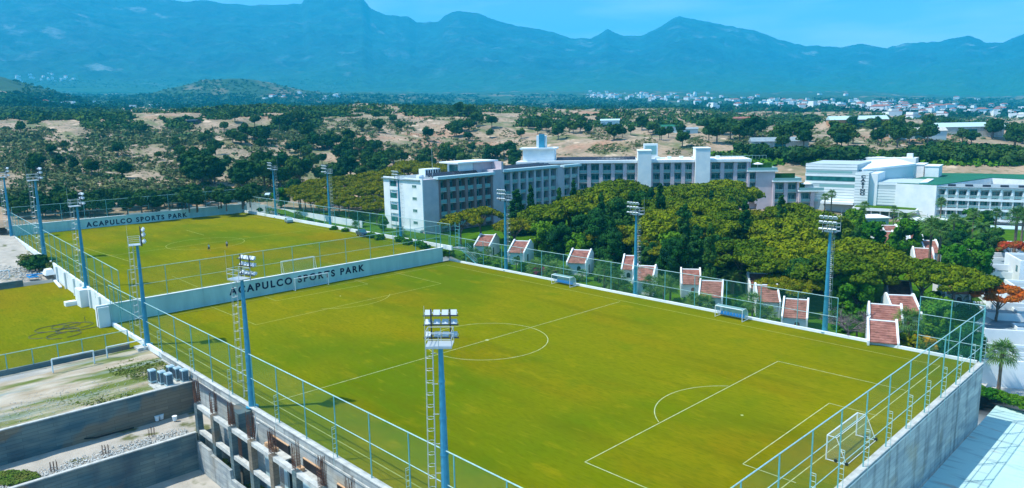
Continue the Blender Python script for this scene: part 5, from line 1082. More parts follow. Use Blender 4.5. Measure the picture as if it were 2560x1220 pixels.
# ---------------------------------------------------------------- far sheds on the slope
def shed(px,py,W,H,mm,rm,label,Dp=7):
    q=hit(px,py);t=root('shed',(q[0],q[1],q[2]-.2),math.atan2(RH[1],RH[0])+R_(-8),label,'shed')
    MB().box(-W/2,0,-2,W/2,Dp,H).build('wall',mm,t);b=MB().ext([(-.4,H+.01),(Dp+.4,H+.01),(Dp/2,H+W*.06+.3)],-W/2-.4,W/2+.4,'x');b.build('roof',rm,t);MB().box(-W*.1,-.05,0,W*.1,-.004,H*.75).build('door',M['glass'],t);return t
tan=mat('ochre_wall',(.45,.24,.13),rough=.9)
shed(2148,312,36,3.6,tan,M['acw'],'long low shed with an ochre wall and a pale blue roof on the far plain',10)
shed(1525,316,12,4.,M['white'],M['acw'],'small white hut on the brown slope beside three pines')
shed(1665,333,13,4.,M['acw'],M['greenroof'],'pale green hut with a gable on the brown slope')
shed(1720,335,11,3.,M['acw'],M['roofgrey'],'low pale hut just right of the green-gabled hut')
shed(1950,372,24,3.5,M['conclight'],M['roofgrey'],'long pale shed behind the hotel terraces')
shed(2300,348,26,4.5,M['acw'],M['conclight'],'pale green shed left of the large pines on the right slope')
shed(2425,340,36,5.5,M['conclight'],M['acw'],'wide pale shed at the right on the slope')
shed(1862,306,14,3.,tan,M['tile'],'small reddish shed on the brown slope beyond the hotel')
shed(478,312,6,3.,M['dark'],M['dark'],'tiny dark hut on the left brown hill')
# ---------------------------------------------------------------- named garden trees
gu='umbrella pines of the grove';gy='yellow-green pines in front of the hotel wing';gn='dark trees of the grove'
BOX=[]
def near_house(x,y,r=4.5): return any(math.hypot(x-a,y-b)<r for a,b in HOUSES)
HOUSES=[(o.location.x+math.cos(R_(118))*3.2,o.location.y+math.sin(R_(118))*3.2) for o in bpy.data.objects if o.get('category')=='bungalow']
for px,py,H,k,lb in [(1150,532,8.5,'yellow','yellow-green pine leftmost in front of the nearest hotel wing balconies'),(1200,518,9.,'yellow','tallest yellow-green pine in front of the nearest hotel wing balconies'),(1285,548,8.5,'yellow','yellow-green pine right of the mast by the metal stairs'),
 (1290,468,13,'conifer','dark conifer standing against the stair tower of the nearest hotel wing'),(1326,468,13,'cypress','slim cypress just left of the first olive-green pines'),(1433,455,14,'cypress','slim dark cypress where the two hotel wings meet'),
 (1776,566,17,'cypress','tall dark cypress near the middle of the bungalow row'),(1745,556,14,'conifer','dark conifer left of the tall middle cypress'),(1670,612,8.8,'yellow','single yellow-green umbrella pine above the bungalow roofs right of the central mast'),
 (1780,478,12,'conifer','dark pointed conifer in the middle of the grove below the white stair tower'),
 (1500,535,11.5,'round','big dark broadleaf tree left of the halfway line mast'),(1545,500,12.5,'round','dark broadleaf tree below the long hotel, left of its first stair tower'),(1620,600,10.5,'round','dark broadleaf tree right of the halfway line mast'),
 (1990,606,10.5,'umbrella','broad olive-green umbrella pine left of the right mast'),(1925,625,9.5,'umbrella','umbrella pine at the left edge of the broad pine group by the right mast'),(2055,608,10.5,'umbrella','umbrella pine directly behind the right mast'),(2150,604,10.5,'umbrella','umbrella pine immediately right of the right mast head'),
 (2225,640,9.5,'umbrella','umbrella pine over the dark shaded bungalow roof'),(2310,655,9.,'umbrella','umbrella pine left of the thin-trunked pine at the right'),(2390,672,8.5,'umbrella','rightmost umbrella pine with bare branches above a bungalow gable'),
 (2010,700,6.2,'yellow','small pine leaning over the bungalow left of the right mast'),(1942,690,6.,'yellow','small flat-topped pine at the roof with the arched window'),
 (2270,556,9,'leafy','rounded green tree among the palms below the casino'),(2085,575,8,'round','dark tree right of the terraced hotel end'),(2180,560,8,'leafy','green leafy tree behind the right mast head'),(2440,600,8.5,'leafy','green broadleaf tree left of the white villa group'),(2480,570,8,'round','dark tree behind the white villa group'),(2335,735,5.,'leafy','green leafy tree behind the corner fence'),(2150,690,8,'leafy','dark leafy tree between the right mast and the stepped bungalow'),(2385,620,8,'leafy','bright green tree beside the salmon bungalow roofs'),(2135,520,7.5,'leafy','green tree at the foot of the casino entrance canopy')]:
    p=place(px,py,H,50 if k=='cypress' else 44 if H<7 or px<1300 or px>2240 else 57);tree(k,p,H,lb,gy if k=='yellow' and px<1300 else gu if k in('umbrella','yellow') else gn if k in('round','cypress','conifer') else 'green garden trees',wide=1.15 if k=='umbrella' else 1.)
    BOX.append((p[0],p[1]))
for c,D,H,lb in ((1715,158,14.5,'tall dark cypress left of the middle cypress'),(1600,168,14,'dark cypress poking up right of the halfway mast head'),(1505,176,14,'dark cypress above the blue-seated shelter'),(1868,166,14.5,'dark cypress between the middle cypress and the right mast'),(1655,190,15,'dark cypress below the first stair tower'),(1400,190,14,'dark cypress right of the yellow-green pines'),(1960,180,14,'dark cypress below the lowest terrace'),(2105,160,13,'dark cypress right of the right mast head')):
    v=VH[:2]+RH[:2]*(c-1280)/FPX;v/=np.linalg.norm(v);x,y=CAM[0]+v[0]*D,CAM[1]+v[1]*D
    tree('cypress',(x,y,float(G(x,y))-.1),H,lb,'cypresses of the grove',1.15);BOX.append((x,y))
# the dense grove between the bungalows and the long hotel
cnt=0
for D in np.arange(128,238,9.5):
    for c in np.arange(1180,2480,FPX*9./D):
        cc=c+random.uniform(-.35,.35)*FPX*9/D;DD=D+random.uniform(-3.5,3.5);v=VH[:2]+RH[:2]*(cc-1280)/FPX;v/=np.linalg.norm(v);x,y=CAM[0]+v[0]*DD,CAM[1]+v[1]*DD
        if y<58 or near_house(x,y,6.) or any(math.hypot(x-a,y-b)<4.2 for a,b in BOX): continue
        if x<-66 or (x<-40 and y<60) : continue
        if DD>150 and cc>2060-(DD-150)*.3: continue
        if cc>2400 or (DD>205 and cc<1480) or (DD>196 and cc>1850): continue
        if x<-60+0 and y<120: continue
        u=random.random();k='umbrella' if u<.56 else 'round' if u<.84 else 'yellow' if u<.9 else 'conifer'
        H=(9.3 if DD<160 else 10.8 if DD<200 else 11.6)+random.uniform(-1.7,1.2)
        if k=='conifer': H+=1.5
        near=DD<165
        lb={'umbrella':'olive-green umbrella pine in the grove','yellow':'yellowish pine in the grove','round':'dark broadleaf tree in the grove','conifer':'dark conifer poking from the grove'}[k]
        lb0=lb;pxx=cc;row=int((DD-122)//20);lb+=', '+('first','second','third','fourth','fifth','sixth','seventh')[min(row,6)]+' row back'+(' below the nearest hotel wing' if pxx<1400 else ' below the joint of the wings' if pxx<1530 else ' left of the first stair tower' if pxx<1610 else ' right of the first stair tower' if pxx<1700 else ' below the second stair tower' if pxx<1800 else ' below the upper terrace' if pxx<1930 else ' left of the right mast' if pxx<2060 else ' right of the right mast' if pxx<2200 else ' toward the white villas')
        tree(k,(x,y,float(G(x,y))-.1),H,lb,lb.split(' ',1)[1] if 0 else {'umbrella':'umbrella pines','yellow':'yellowish pines','round':'dark broadleaf trees','conifer':'dark conifers'}[k]+(' of the grove behind the bungalows' if near else ' of the grove before the long hotel'),wide=1.12 if k=='umbrella' else 1.);cnt+=1
# yellow-green pines left of the hotel wing
SEEN2=[(765,'at the far left end'),(800,'second from the left end'),(830,'behind the second right mast'),(860,'right of the second right mast'),(885,'in line with the parked cars'),(905,'left of the middle'),(930,'in the middle'),(955,'right of the middle'),(990,'touching the hotel end wall'),(1030,'behind the hotel roof corner'),(1060,'behind the roof plant'),(1090,'behind the roof antenna'),(1200,'behind the penthouse')]
gp='yellow-green pines between the far pitch and the hotel wing'
for px,py,H in [(760,470,7.5),(805,458,8),(850,452,8),(895,447,8),(935,440,8.5),(985,430,9.5),(745,470,7),(795,486,7),(845,480,7.5),(890,472,8),(930,468,8),(960,462,8),(1020,402,11),(1055,404,11),(1095,408,11),(885,500,6.5),(925,488,7),(940,505,7),(748,462,8),(790,447,8.5),(835,440,9),(880,436,9),(925,428,9.5),(965,424,10),(775,480,7.5),(820,472,8),(868,466,8),(912,458,8.5),(950,452,8.5),(1000,412,11),(1040,410,11),(1075,412,11),(1110,416,11),(820,498,6.5),(870,490,7)]:
    p=place(px,py,H);tree('yellow',p,H,'yellow-green umbrella pine'+(', front row' if py>475 else ', middle row' if py>450 else ', rear row')+', left of the hotel, '+next(t for x,t in SEEN2 if px<x),gp)
for px,py,H,k,lb in [(895,528,6.5,'round','dark round tree on the hotel lawn beside the white end wall'),(955,540,6,'leafy','green tree on the lawn at the foot of the white end wall'),(560,492,5,'leafy','round green bush-like tree between the van and the right end of the back wall'),(700,468,7.5,'leafy','green tree just right of the farthest right mast'),(735,445,7,'round','dark tree at the left end of the yellow-green pines')]:
    tree(k,place(px,py,H),H,lb,'trees round the hotel lawn')
# ---------------------------------------------------------------- palms
gs='small palms along the near pitch kerb';gt='tall palms before the casino'
for px,py,k,H,lb in [(1440,742,'mid',5.2,'palm right of the blue-seated shelter before a bungalow'),(1485,742,'short',3.,'low palm on the lawn between the shelter and the central mast'),(1525,738,'mid',4.,'palm just left of the central mast'),(1602,765,'mid',4.6,'palm directly right of the central mast'),(1652,770,'mid',5.4,'larger palm left of the arched-window bungalow'),(1675,762,'mid',4.8,'palm behind the larger palm left of the arched-window bungalow'),(1735,778,'short',3.4,'left of the twin palms behind the kerb before the bright roof'),(1758,786,'short',3.6,'right of the twin palms behind the kerb before the bright roof'),(1830,735,'date',6.5,'big feathery palm between the bright-roofed bungalow and the small pines'),(1880,800,'mid',4.6,'palm right of the right team shelter'),(1918,806,'short',2.8,'low palm before the arched-window bungalow near two small pines'),(2140,862,'mid',4.2,'fan palm left of the lowest bungalow roof'),(2268,868,'mid',5.6,'fan palm beside the amber bush'),(1180,655,'short',3.2,'palm by the foot of the metal stairs'),(1320,690,'short',3.,'low palm left of the magenta bushes'),(1352,700,'short',3.2,'low palm behind the magenta bushes'),(1545,745,'short',2.6,'low palm at the foot of the central mast'),(1385,705,'short',2.6,'low palm left of the blue-seated shelter'),(2370,770,'date',4.4,'feathery palm with arching fronds behind the corner fence'),(2425,770,'date',4.,'feathery palm beside the villa path at the corner fence')]:
    palm(k,pbase(px,py),H,lb,gs)
for px,py,k,H,lb in [(2060,548,'tall',8,'left of the two palms at the terraced hotel corner'),(2076,548,'tall',9,'right of the two palms at the terraced hotel corner'),(2152,590,'tall',7.5,'fan palm left of the round green tree'),(2158,575,'tall',8,'fan palm before the casino sign slab'),(2232,572,'tall',6.5,'palm under the casino entrance canopy'),(2262,580,'date',7.5,'bushy palm before the casino canopy'),(2348,575,'tall',9,'tallest bushy palm left of the balcony hotel'),(2330,590,'date',7,'feathery palm left of the balcony hotel'),(2320,690,'tall',12,'palm with a thin dark trunk over the salmon roofs'),(2342,700,'tall',12,'palm with a thick pale trunk beside the salmon roofs'),(2430,600,'tall',8.,'palm below the middle of the balcony hotel'),(2452,605,'date',7,'feathery palm below the balcony hotel'),(2485,608,'tall',8.5,'leaning palm before the white podium'),(2531,668,'tall',12.5,'left of two thin tall palms beside the upper villas'),(2550,640,'tall',11,'right of two thin tall palms beside the upper villas'),(2395,590,'date',7,'dense palm below the left end of the balcony hotel'),(2210,600,'date',5.,'low feathery palm behind the round green tree'),(2290,585,'date',5.5,'low feathery palm by the car port roof'),(2415,650,'date',5,'low palm left of the white villas'),(2290,655,'date',4.5,'palm beside the far salmon roof'),(2380,625,'tall',8.5,'palm with yellow hanging flowers above the salmon roofs')]:
    palm(k,pbase(px,py),H,lb,gt)
DKL=M['dkleaf'];pp=at(2495,985,-7.3);palm('frontp',pp,7.6,'nearest fan palm, tall trunk in front of the white villa wall at the right edge',None)
# ---------------------------------------------------------------- coloured and special plants
def bush(px,py,H,label,wide=1.,m=None,z=None,grp=None,v=0):
    p=pbase(px,py,z);return tree('bush',(p[0],p[1],p[2]-.1),H,label,grp,wide,v,leafmat=m)
bush(1275,688,2.9,'clipped round dark green bush right of the mast by the stairs',.9,M['leaf'])
bush(1297,700,2.,'bush with bright magenta flowers behind the kerb',1.3,M['magenta']);bush(1347,706,2.,'darker purple-flowered bush behind the kerb left of the blue-seated shelter',1.3,M['magenta'])
bush(2305,880,3.2,'amber-orange bush behind the right corner of the near pitch',1.15,M['amber']);bush(2275,880,3.4,'yellow-green bush between the fan palm and the amber bush',1.1,M['pineyel'])
for i,(px,py,H,wd) in enumerate(((1120,640,2.,1.4),(1150,655,2.,1.5),(1190,665,2.2,1.5),(1225,672,2.,1.5),(1205,650,2.6,1.3),(1245,676,1.8,1.4),(1330,705,1.8,1.5),(1405,712,1.6,1.3))): bush(px,py,H,'green shrub in the hedge row between the metal stairs and the team shelter',wd,grp='shrubs between the stairs and the shelter',v=i)
for i,(px,py,H,wd) in enumerate(((2335,820,3.,1.3),(2370,800,3.,1.3),(2310,800,2.5,1.3),(2350,760,3.,1.4),(2400,790,2.6,1.2),(2300,770,2.5,1.2),(2390,745,2.8,1.3))): bush(px,py,H,'dark garden shrub behind the corner fence of the near pitch',wd,M['dkleaf'],grp='shrubs behind the corner fence',v=i)
for i,(px,py) in enumerate(((2355,885),(2375,892),(2395,880),(2372,862))): bush(px,py,3.,'grey-green oleander shrub on the path seen through the right end fence',1.1,M['dkleaf'],grp='oleanders on the path',v=i)
for i,px in enumerate((2452,2475,2510,2535,2558,2585)): bush(px,985+(px-2450)*.28,1.7,'low hedge bush along the foot of the nearest villa wall',1.25,M['leaf'],z=-7.4,grp='hedge along the villa wall',v=i)
bush(97,668,3.6,'large dark green bush at the fence of the far pitch behind the rubble',1.45,M['dkleaf'],z=2.);bush(136,672,2.4,'smaller green bush beside the large dark one on the rubble',1.4,M['weed'],z=1.7)
bush(70,650,1.6,'yellowish weedy bush left of the large dark bush',1.5,M['weed'],z=2.)
for i,(px,py) in enumerate(((705,538),(740,545),(775,555),(800,562),(835,575),(862,580),(650,528),(930,595),(950,600),(1000,605),(1020,612),(1045,616),(1060,622))): bush(px,py,1.6 if px<900 else 2.,'low plant on the verge between the far pitch kerb and the white boundary wall' if px<900 else 'low dark shrub at the foot of the nearest hotel wing',1.2,M['leaf'],z=3.1,grp='verge plants' if px<900 else 'shrubs at the hotel foot',v=i)
for i,(px,py) in enumerate(((675,540),(745,548),(890,578),(1000,590))): palm('short',at(px,py,3.1),2.6,['small palm on the verge below the farthest right mast','small palm on the verge behind the silver car','small palm behind the dark pickup','small palm against the white hotel end wall'][i],'small palms on the far verge')
p=place(2500,706,7.5);tree('yellow',p,7.,'flame tree covered with orange flowers left of the white villas',None,1.05,0,leafmat=M['orange'])
p=place(2535,598,7.);tree('yellow',p,6.5,'red-flowered tree by the right picture edge above the upper villas',None,.8,1,leafmat=mat('red_flowers',(.5,.04,.01),(.12,.12,.01),.8,.9))
bush(2398,470+130,2.4,'yellow-flowered bush among the palms below the balcony hotel',1.2,M['amber'])
def by(x,y):
    c,_=azcol(np.float64(x),np.float64(y));return next(t for a,t in ((1200,'beside the metal stairs'),(1290,'right of the mast by the stairs'),(1370,'near the magenta bushes'),(1450,'behind the blue-seated shelter'),(1520,'right of the blue-seated shelter'),(1580,'left of the halfway mast'),(1640,'right of the halfway mast'),(1700,'left of the arched-window bungalow'),(1760,'behind the arched-window bungalow'),(1820,'near the bright-roofed bungalow'),(1880,'right of the right shelter'),(1960,'near the two small pines'),(2060,'left of the right mast'),(2160,'right of the right mast'),(9999,'by the stepped bungalow')) if c<a)
for k in range(46):
    x=-44+k*2.05+random.uniform(-.8,.8);y=random.uniform(41,57)
    if near_house(x,y,4.4): continue
    tree('bush',(x,y,float(G(x,y))-.15),random.uniform(1.,1.7) if y<47 else random.uniform(1.8,3.),'dark garden shrub behind the kerb, '+by(x,y),'garden shrubs between the bungalows',random.uniform(.9,1.3),k,leafmat=DKL if k%2 else None)
for k in range(30):
    x=random.uniform(-50,25);y=random.uniform(60,76) if x>-30 else random.uniform(50,95)
    if near_house(x,y,5.5) or x<-66: continue
    q_=random.random();kk='round' if q_<.5 else 'leafy' if q_<.8 else 'yellow';tree(kk,(x,y,float(G(x,y))-.1),random.uniform(6,8.5),{'round':'dark understorey tree at the grove edge, ','leafy':'fresh green tree at the grove edge, ','yellow':'small yellowish pine at the grove edge, '}[kk]+by(x,y),{'round':'dark understorey trees','leafy':'fresh green edge trees','yellow':'small edge pines'}[kk])
for k in range(44):
    px=random.uniform(2110,2470);py=random.uniform(572,665);p=pbase(px,py)
    if near_house(p[0],p[1],6.) or (px>2425 and py>600): continue
    kk=('leafy','round')[k%2];tree(kk,(p[0],p[1],p[2]-.1),random.uniform(3.5,6.),{'round':'dark garden tree among the palms before the casino','leafy':'green garden tree among the palms before the casino'}[kk],{'round':'dark garden trees before the casino','leafy':'green garden trees before the casino'}[kk])
for k in range(26):
    x=-46+k*3.7+random.uniform(-1,1);y=random.uniform(39.5,43.5)
    if near_house(x,y,3.) or (30<x<37): continue
    palm('short' if k%3 else 'mid',(x,y,float(G(x,y))-.1),random.uniform(1.7,2.5) if k%3 else random.uniform(2.6,3.4),'low palm among shrubs behind the kerb, '+by(x,y),'low palms behind the kerb')
for k in range(14):
    x=-40+k*7+random.uniform(-2,2);y=random.uniform(50,58)
    if near_house(x,y,6.2): continue
    tree('round' if k%2 else 'leafy',(x,y,float(G(x,y))-.1),random.uniform(6.5,9),('dark' if k%2 else 'bright green')+' tree between front row bungalows, '+by(x,y),'dark trees between bungalows' if k%2 else 'bright trees between bungalows')
# labels that still coincide in the grove: tell them apart by order along the row
_d={}
for o in bpy.data.objects:
    if o.parent is None and o.get('label') and ' row back ' in o['label']: _d.setdefault(o['label'],[]).append(o)
for l,os_ in _d.items():
    if len(os_)>1:
        os_.sort(key=lambda o:azcol(np.float64(o.location.x),np.float64(o.location.y))[0])
        for i,o in enumerate(os_): o['label']=('left ' if i==0 else 'right ' if i==len(os_)-1 else 'middle ')+l.replace(', ',' ',1).replace(' in the grove',' in grove')
# leafless tree
def bare_tree(loc,H,label):
    g=np.random.default_rng(5);b=MB();t=root('bare_tree',loc,0,label,'tree')
    MB().tube((0,0,-.3),(0.1,0,H*.35),.28,.2,8).build('trunk',M['bark'],t)
    def br(p,d,L,r,n):
        q=p+d*L;b.tube(p,q,r,r*.65,4)
        if n==0: return
        for k in range(3 if n>1 else 4):
            dd=(d+Vector(g.normal(size=3))*.55+Vector((0,0,.05)));dd.z=max(dd.z*.8,-.05);br(q,dd.normalized(),L*g.uniform(.62,.85),r*.6,n-1)
    for k in range(9): a=k*.7;br(Vector((.1,0,H*.33)),Vector((math.cos(a),math.sin(a),.75)).normalized(),H*.26,.11,4)
    b.build('branches',M['bare'],t);return t
bare_tree(pbase(2118,862),6.,'leafless grey twiggy tree right of the right mast')
# ---------------------------------------------------------------- trees beyond the far pitch and on the slope
def hilltree(seed,kind):
    g=np.random.default_rng(seed)
    if kind=='t': cl=[(d[0]*1.7*k,d[1]*1.7*k,2.9+d[2]*1.25*k,g.uniform(.65,1.)) for d,k in ((lambda d:(d/np.linalg.norm(d),g.uniform(.5,1.)))(g.normal(size=3)) for _ in range(15))]
    else: cl=[(g.uniform(-1.5,1.5),g.uniform(-1.5,1.5),.5+g.uniform(0,.9),g.uniform(.6,1.)) for _ in range(12)]
    me=crown('hill_tree',cl,.27,55,M['hill'],seed,.85,.8,-.4)
    if kind=='t':
        b=MB().tube((0,0,-.5),(0,0,2.6),.17,.10,6).tube((0,0,1.4),(.8,.3,2.8),.08,.04,4).tube((0,0,1.5),(-.7,-.4,2.8),.08,.04,4)
        nv=len(me.vertices);import bmesh as bm_;bb=bm_.new();bb.from_mesh(me);vs=[bb.verts.new(v) for v in b.v]
        for f in b.f: bb.faces.new([vs[i] for i in f]).material_index=1
        bb.to_mesh(me);bb.free();me.materials.append(M['bark'])
    return me
HT=[hilltree(s,'t') for s in (1,2,3,4)];HBS=[hilltree(s,'b') for s in (5,6,7)]
HLIM=[0]
SEEN=[(60,'the farthest left mast'),(130,'the second mast from the left'),(215,'the mast on the white block'),(300,'the first letters on the far wall'),(380,'the word SPORTS on the far wall'),(470,'the word PARK on the far wall'),(550,'the blank end of the far wall'),(630,'the right corner of the far pitch'),(720,'the farthest right mast'),(810,'the silver car'),(900,'the dark pickup'),(980,'the gap left of the nearest hotel wing'),(1070,'the white hotel end wall'),(1160,'the roof plant of the nearest wing'),(1250,'the penthouse of the nearest wing'),(1330,'the dark conifer by the hotel'),(1420,'the hotel water tank tower'),(1500,'the joint of the two hotel wings'),(1590,'the solar panels of the long block'),(1660,'the first white stair tower'),(1740,'the bays between the stair towers'),(1800,'the second white stair tower'),(1880,'the roof railing of the long block'),(1960,'the upper hotel terrace'),(2040,'the lowest hotel terrace'),(2110,'the left end of the casino'),(2180,'the casino sign slab'),(2250,'the casino hall roof'),(2330,'the small blocks right of the casino'),(2410,'the middle of the green roof'),(2490,'the white roof beside the green one'),(9999,'the right end of the balcony hotel')]
def seen(px,s=None,lo=1.4,hi=2.):
    w_=next(t for x,t in SEEN if px<x);return ((', small' if s<lo else ', large' if s>hi else ', middling') if s else '')+', above '+w_
def put_hill(px,py,s,label,grp,b=False,flat=1.,m=None):
    q=hit(px,py);me=random.choice(HBS if b else HT)
    o=link('shrub' if b else 'pine_tree',me,None,(q[0],q[1],q[2]-.1),random.uniform(0,6.28),label=label,cat='shrub' if b else 'tree',group=grp);o.scale=(s*random.uniform(.9,1.2),s*random.uniform(.9,1.2),s*flat);HLIM[0]+=1;return o
random.seed(31)
def field(n,x0,x1,y0f,y1f,smin,smax,label,grp,b=False,gap=0.):
    for i in range(n):
        px=random.uniform(x0,x1);a=y0f(px) if callable(y0f) else y0f;c=y1f(px) if callable(y1f) else y1f
        py_=random.uniform(a,c);s_=random.uniform(smin,smax);put_hill(px,py_,s_,label+seen(px,s_,smin+(smax-smin)/3,smin+(smax-smin)*2/3),grp,b)
# belt of dark trees directly behind the back wall
field(80,10,640,lambda x:528-x*.05,lambda x:552-x*.052,1.0,1.5,'dark bushy tree behind the back wall','dark trees behind the back wall')
field(34,480,1000,420,478,1.5,2.6,'dark tree at the slope foot','dark trees at the foot of the slope')
field(44,740,1290,lambda x:425,lambda x:365 if x<1000 else 380,1.2,2.0,'dark tree behind the hotel wing','dark trees behind the hotel wing')
field(26,40,740,330,460,.9,1.7,'dark tree on the left slope','trees on the left slope')
field(40,560,1240,290,372,1.2,2.3,'dark pine on the middle slope','trees on the middle slope')
field(30,1270,1900,322,352,1.,1.9,'isolated pine on bare brown ground','isolated trees on the bare ground')
field(52,1700,2560,318,376,1.3,2.5,'dark pine on the casino slope','pines behind the casino')
field(60,1800,2570,384,408,1.6,2.8,'bright bushy tree behind the casino','green bushy trees behind the casino',True)
# nearly closed cover that nobody could count: scrub on the slope and the woods beyond it
def cover(name,N,pts,smin,smax,m,label,leafs=9,k=.9,D0=205.):
    P=[];
    for px,py,s in pts: P.append((px,py,s))
    g=np.random.default_rng(N);P=np.array(P);c=np.concatenate([hits(P[:,0],P[:,1],D0),P[:,2:3]],1);n=len(c);ci=np.repeat(np.arange(n),leafs)
    d=g.normal(size=(n*leafs,3));d/=np.linalg.norm(d,axis=1)[:,None];d[:,2]=abs(d[:,2]);S_c=c[ci,3:4]
    ctr=c[ci,:3]+d*S_c*g.uniform(.35,.95,(n*leafs,1))*np.array([1.25,1.25,.85]);nm=d+g.normal(size=d.shape)*.45;nm/=np.linalg.norm(nm,axis=1)[:,None]
    t=np.cross(nm,g.normal(size=d.shape));t/=np.linalg.norm(t,axis=1)[:,None];b=np.cross(nm,t);sz_=S_c*k*g.uniform(.3,.62,(n*leafs,1))
    Q=np.stack([ctr-t*sz_,ctr-b*sz_*.8,ctr+t*sz_,ctr+b*sz_*.7],1).reshape(-1,3)
    return link(name,npmesh(name,Q,np.arange(n*leafs*4).reshape(-1,4),[m]),kind='stuff',label=label)
def pts(n,x0,x1,y0,y1,s0,s1,thr=.5,sc=90,seed=3,ex=1.):
    g=np.random.default_rng(n+seed);N_=n*12;px=g.uniform(x0,x1,N_);a=np.vectorize(y0,otypes=[float])(px) if callable(y0) else y0;c=np.vectorize(y1,otypes=[float])(px) if callable(y1) else y1
    py=a+(c-a)*g.uniform(0,1,N_);ok=fbm(px/sc,py/(sc*.35),3,seed)>thr+g.uniform(-.08,.08,N_)
    return list(zip(px[ok][:n],py[ok][:n],g.uniform(s0,s1,N_)[ok][:n]))
random.seed(5)
cover('scrub',1,pts(5200,-20,760,320,505,.5,1.7,.34)+pts(2600,560,1260,295,425,.6,1.9,.42)+pts(700,0,560,310,365,1.,2.8,.44),1,1,M['scrub'],'low scrub on the dry slope',12)
cover('scrub',3,pts(2600,0,1300,290,470,.25,.7,.36,40),1,1,M['weed2'],'low scrub on the dry slope',7)
cover('scrub',2,pts(1800,1250,1900,308,388,.3,1.0,.46,60)+pts(1500,1850,2570,304,388,.5,1.6,.42,60),1,1,M['scrub'],'low scrub on the dry slope',12)
cover('ridge_wood',8,pts(3600,0,2570,lambda x:262 if x<1300 else 262,lambda x:283 if x<1300 else 300,1.5,3.4,.28,70),1,1,M['hill'],'closed woodland along the ridge',12,.8)
cover('hillside_wood',3,pts(1500,0,800,278,325,1.2,3.,.50)+pts(1300,560,1300,266,292,1.6,3.2,.40)+pts(1500,1250,2570,288,318,1.6,3.2,.42)+pts(900,0,340,262,300,2,4.,.3)+pts(1300,0,900,198,262,2.5,6.,.33),1,1,M['hill'],'closed woodland along the ridge',14)
cover('undergrowth',6,pts(900,1780,2570,384,414,1.2,2.6,.30),1,1,M['leaf'],'green undergrowth behind the casino',12)
cover('far_wood',4,pts(5200,0,2570,lambda x:236 if x<1500 else 246,lambda x:276 if x<1500 else 294,4,9,.30,60),1,1,M['farwood'],'dark woods on the plain below the mountains',9,.8,1150.)
cover('weeds',5,[(x,y,random.uniform(.15,.45)) for x,y in []]or [(900,300,.1)],1,1,M['weed'],'weeds') if 0 else None
def groundcover(name,n,fx,s0,s1,m,label,leafs=7):
    g=np.random.default_rng(n);c=np.array([fx() for _ in range(n)]);ci=np.repeat(np.arange(n),leafs);N_=n*leafs;S_c=g.uniform(s0,s1,(n,1))[ci]
    d=g.normal(size=(N_,3));d/=np.linalg.norm(d,axis=1)[:,None];d[:,2]=abs(d[:,2]);ctr=c[ci]+d*S_c*.8;t=np.cross(d,g.normal(size=d.shape));t/=np.linalg.norm(t,axis=1)[:,None];b=np.cross(d,t)
    Q=np.stack([ctr-t*S_c*.5,ctr-b*S_c*.4,ctr+t*S_c*.5,ctr+b*S_c*.4],1).reshape(-1,3);link(name,npmesh(name,Q,np.arange(N_*4).reshape(-1,4),[m]),kind='stuff',label=label)
def fpoly(px,py,rx,ry,z):
    def f():
      while True:
        a=random.uniform(0,6.28);r=math.sqrt(random.random());q=at(px+rx*r*math.cos(a),py+ry*r*math.sin(a),z)
        if z>-1.5 and z<0 and not(-36.8<q[0]<-18.3 and q[1]<-36.8): continue
        if z<-4 and not(-17<q[0]<-10.4): continue
        return (q[0],q[1],z)
    return f
groundcover('weeds',700,fpoly(350,920,85,26,-.75),.06,.22,M['weed'],'green weeds on the dirt track')
groundcover('weeds',900,fpoly(210,1000,330,14,-1.2),.06,.22,M['weed'],'weeds along the top of the upper site wall')
groundcover('weeds',700,fpoly(40,1195,60,18,-4.7),.1,.3,M['weed'],'weeds on the gravel strip')
groundcover('weeds',1500,lambda:(random.uniform(-9,30),random.uniform(-38.6,-36.9),-8.9),.15,.5,M['weed'],'weeds below the concrete frame')
groundcover('weeds',700,fpoly(110,650,70,25,1.9),.15,.5,M['weed'],'weeds on the rubble')
MB().box(-9.6,-39.2,-9.4,55,-36.6,-9.0).build('ground_strip',M['yard'],kind='structure')
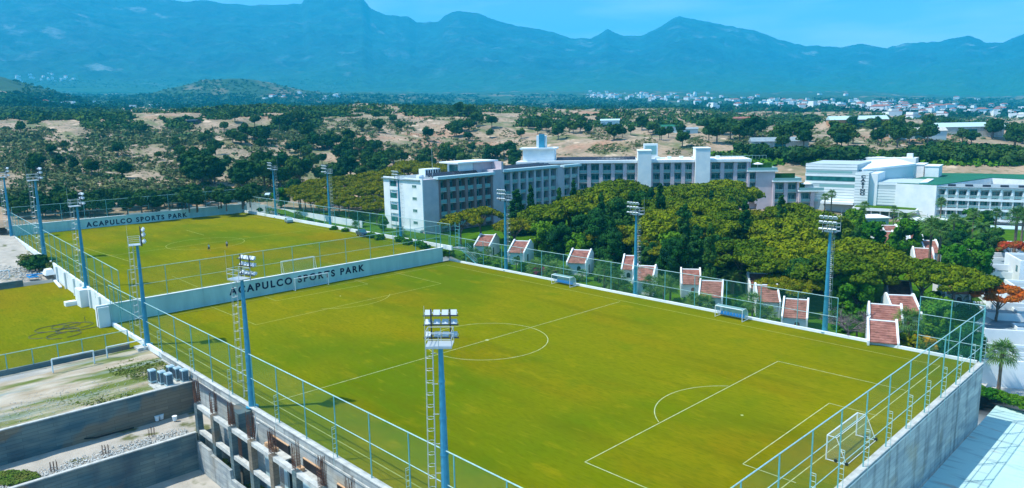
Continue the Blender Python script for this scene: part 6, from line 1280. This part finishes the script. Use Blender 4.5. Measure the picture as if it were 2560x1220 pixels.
# ---------------------------------------------------------------- houses of the far town
def house(seed):
    g=np.random.default_rng(seed);b=MB();w_,d_,h=g.uniform(4.5,7),g.uniform(4,6),g.uniform(2.6,5.6)
    b.box(-w_,-d_,-5,w_,d_,h,0)
    if seed%3==0: b.box(-w_*.3,-d_*.6,h,w_,d_,h+2.8,0)
    if seed%2==0: b.add([(-w_-.4,-d_-.4,h),(w_+.4,-d_-.4,h),(w_+.4,d_+.4,h),(-w_-.4,d_+.4,h),(-w_*.5,0,h+2.2),(w_*.5,0,h+2.2)],[(0,1,5,4),(1,2,5),(2,3,4,5),(3,0,4)],2)
    for k in range(3):
        x=-w_*.7+k*w_*.55
        for z in ((.8,3.6) if h>4.5 else (.9,)): b.box(x,-d_-.08,z,x+w_*.3,-d_-.01,z+1.3,1)
    me=bpy.data.meshes.new('house');me.from_pydata(b.v,[],b.f)
    for m_ in (M['white'],M['glass'],M['tile']): me.materials.append(m_)
    me.polygons.foreach_set('material_index',b.m);return me
HM=[house(s) for s in range(6)];random.seed(9)
def houses(n,x0,x1,yf,spread,sc,label,grp):
    for i in range(n):
        px=random.uniform(x0,x1);q=hit(px,yf(px)+random.gauss(0,spread),700)
        o=link('house',random.choice(HM),None,(q[0],q[1],q[2]+.5),R_(YAW*57.3+90+random.uniform(-40,40)),label=label+seen(px),cat='house',group=grp);s=sc*random.uniform(.75,1.15);o.scale=(s,s,s)
houses(78,1470,1760,lambda x:240+(x-1470)*.016,6,1.15,'white house in the quarry cluster','houses above the quarry')
houses(95,1750,2300,lambda x:247+(x-1750)*.042,9,1.2,'white house in the long town belt','houses of the long town belt')
houses(75,2180,2565,lambda x:268+(x-2180)*.03,10,1.15,'white house in the far town end','houses at the right end of the town')
houses(26,40,185,lambda x:195,6,.95,'house on the far left hill','houses on the far left hill')
houses(10,30,420,lambda x:262,5,.8,'house in the left valley','houses in the left valley')
houses(14,640,900,lambda x:243,4,1.,'small house before the wooded hill','houses before the wooded hill')

for o in bpy.data.objects:
    if o.parent is None and o.get('group') in ('dark garden trees before the casino','green garden trees before the casino'):
        c=float(azcol(np.float64(o.location.x),np.float64(o.location.y))[0]);D_=float(azcol(np.float64(o.location.x),np.float64(o.location.y))[1])
        o['label']=('dark' if o['group'][0]=='d' else 'green')+' garden tree, '+('front' if D_<165 else 'middle' if D_<185 else 'rear')+' row, below '+next(t for x,t in SEEN if c<x)
# ---------------------------------------------------------------- air
hz=MB().box(-9000,-9000,-40,9100,9000,1340).build('haze',[bpy.data.materials.new('haze_air')],kind='stuff')
hm=hz.data.materials[0];hm.use_nodes=True;N=hm.node_tree.nodes;N.clear();vo=N.new('ShaderNodeVolumePrincipled');oo=N.new('ShaderNodeOutputMaterial');hm.node_tree.links.new(vo.outputs[0],oo.inputs['Volume'])
vo.inputs['Color'].default_value=(.03,.62,1,1);vo.inputs['Density'].default_value=.00015;vo.inputs['Anisotropy'].default_value=0.
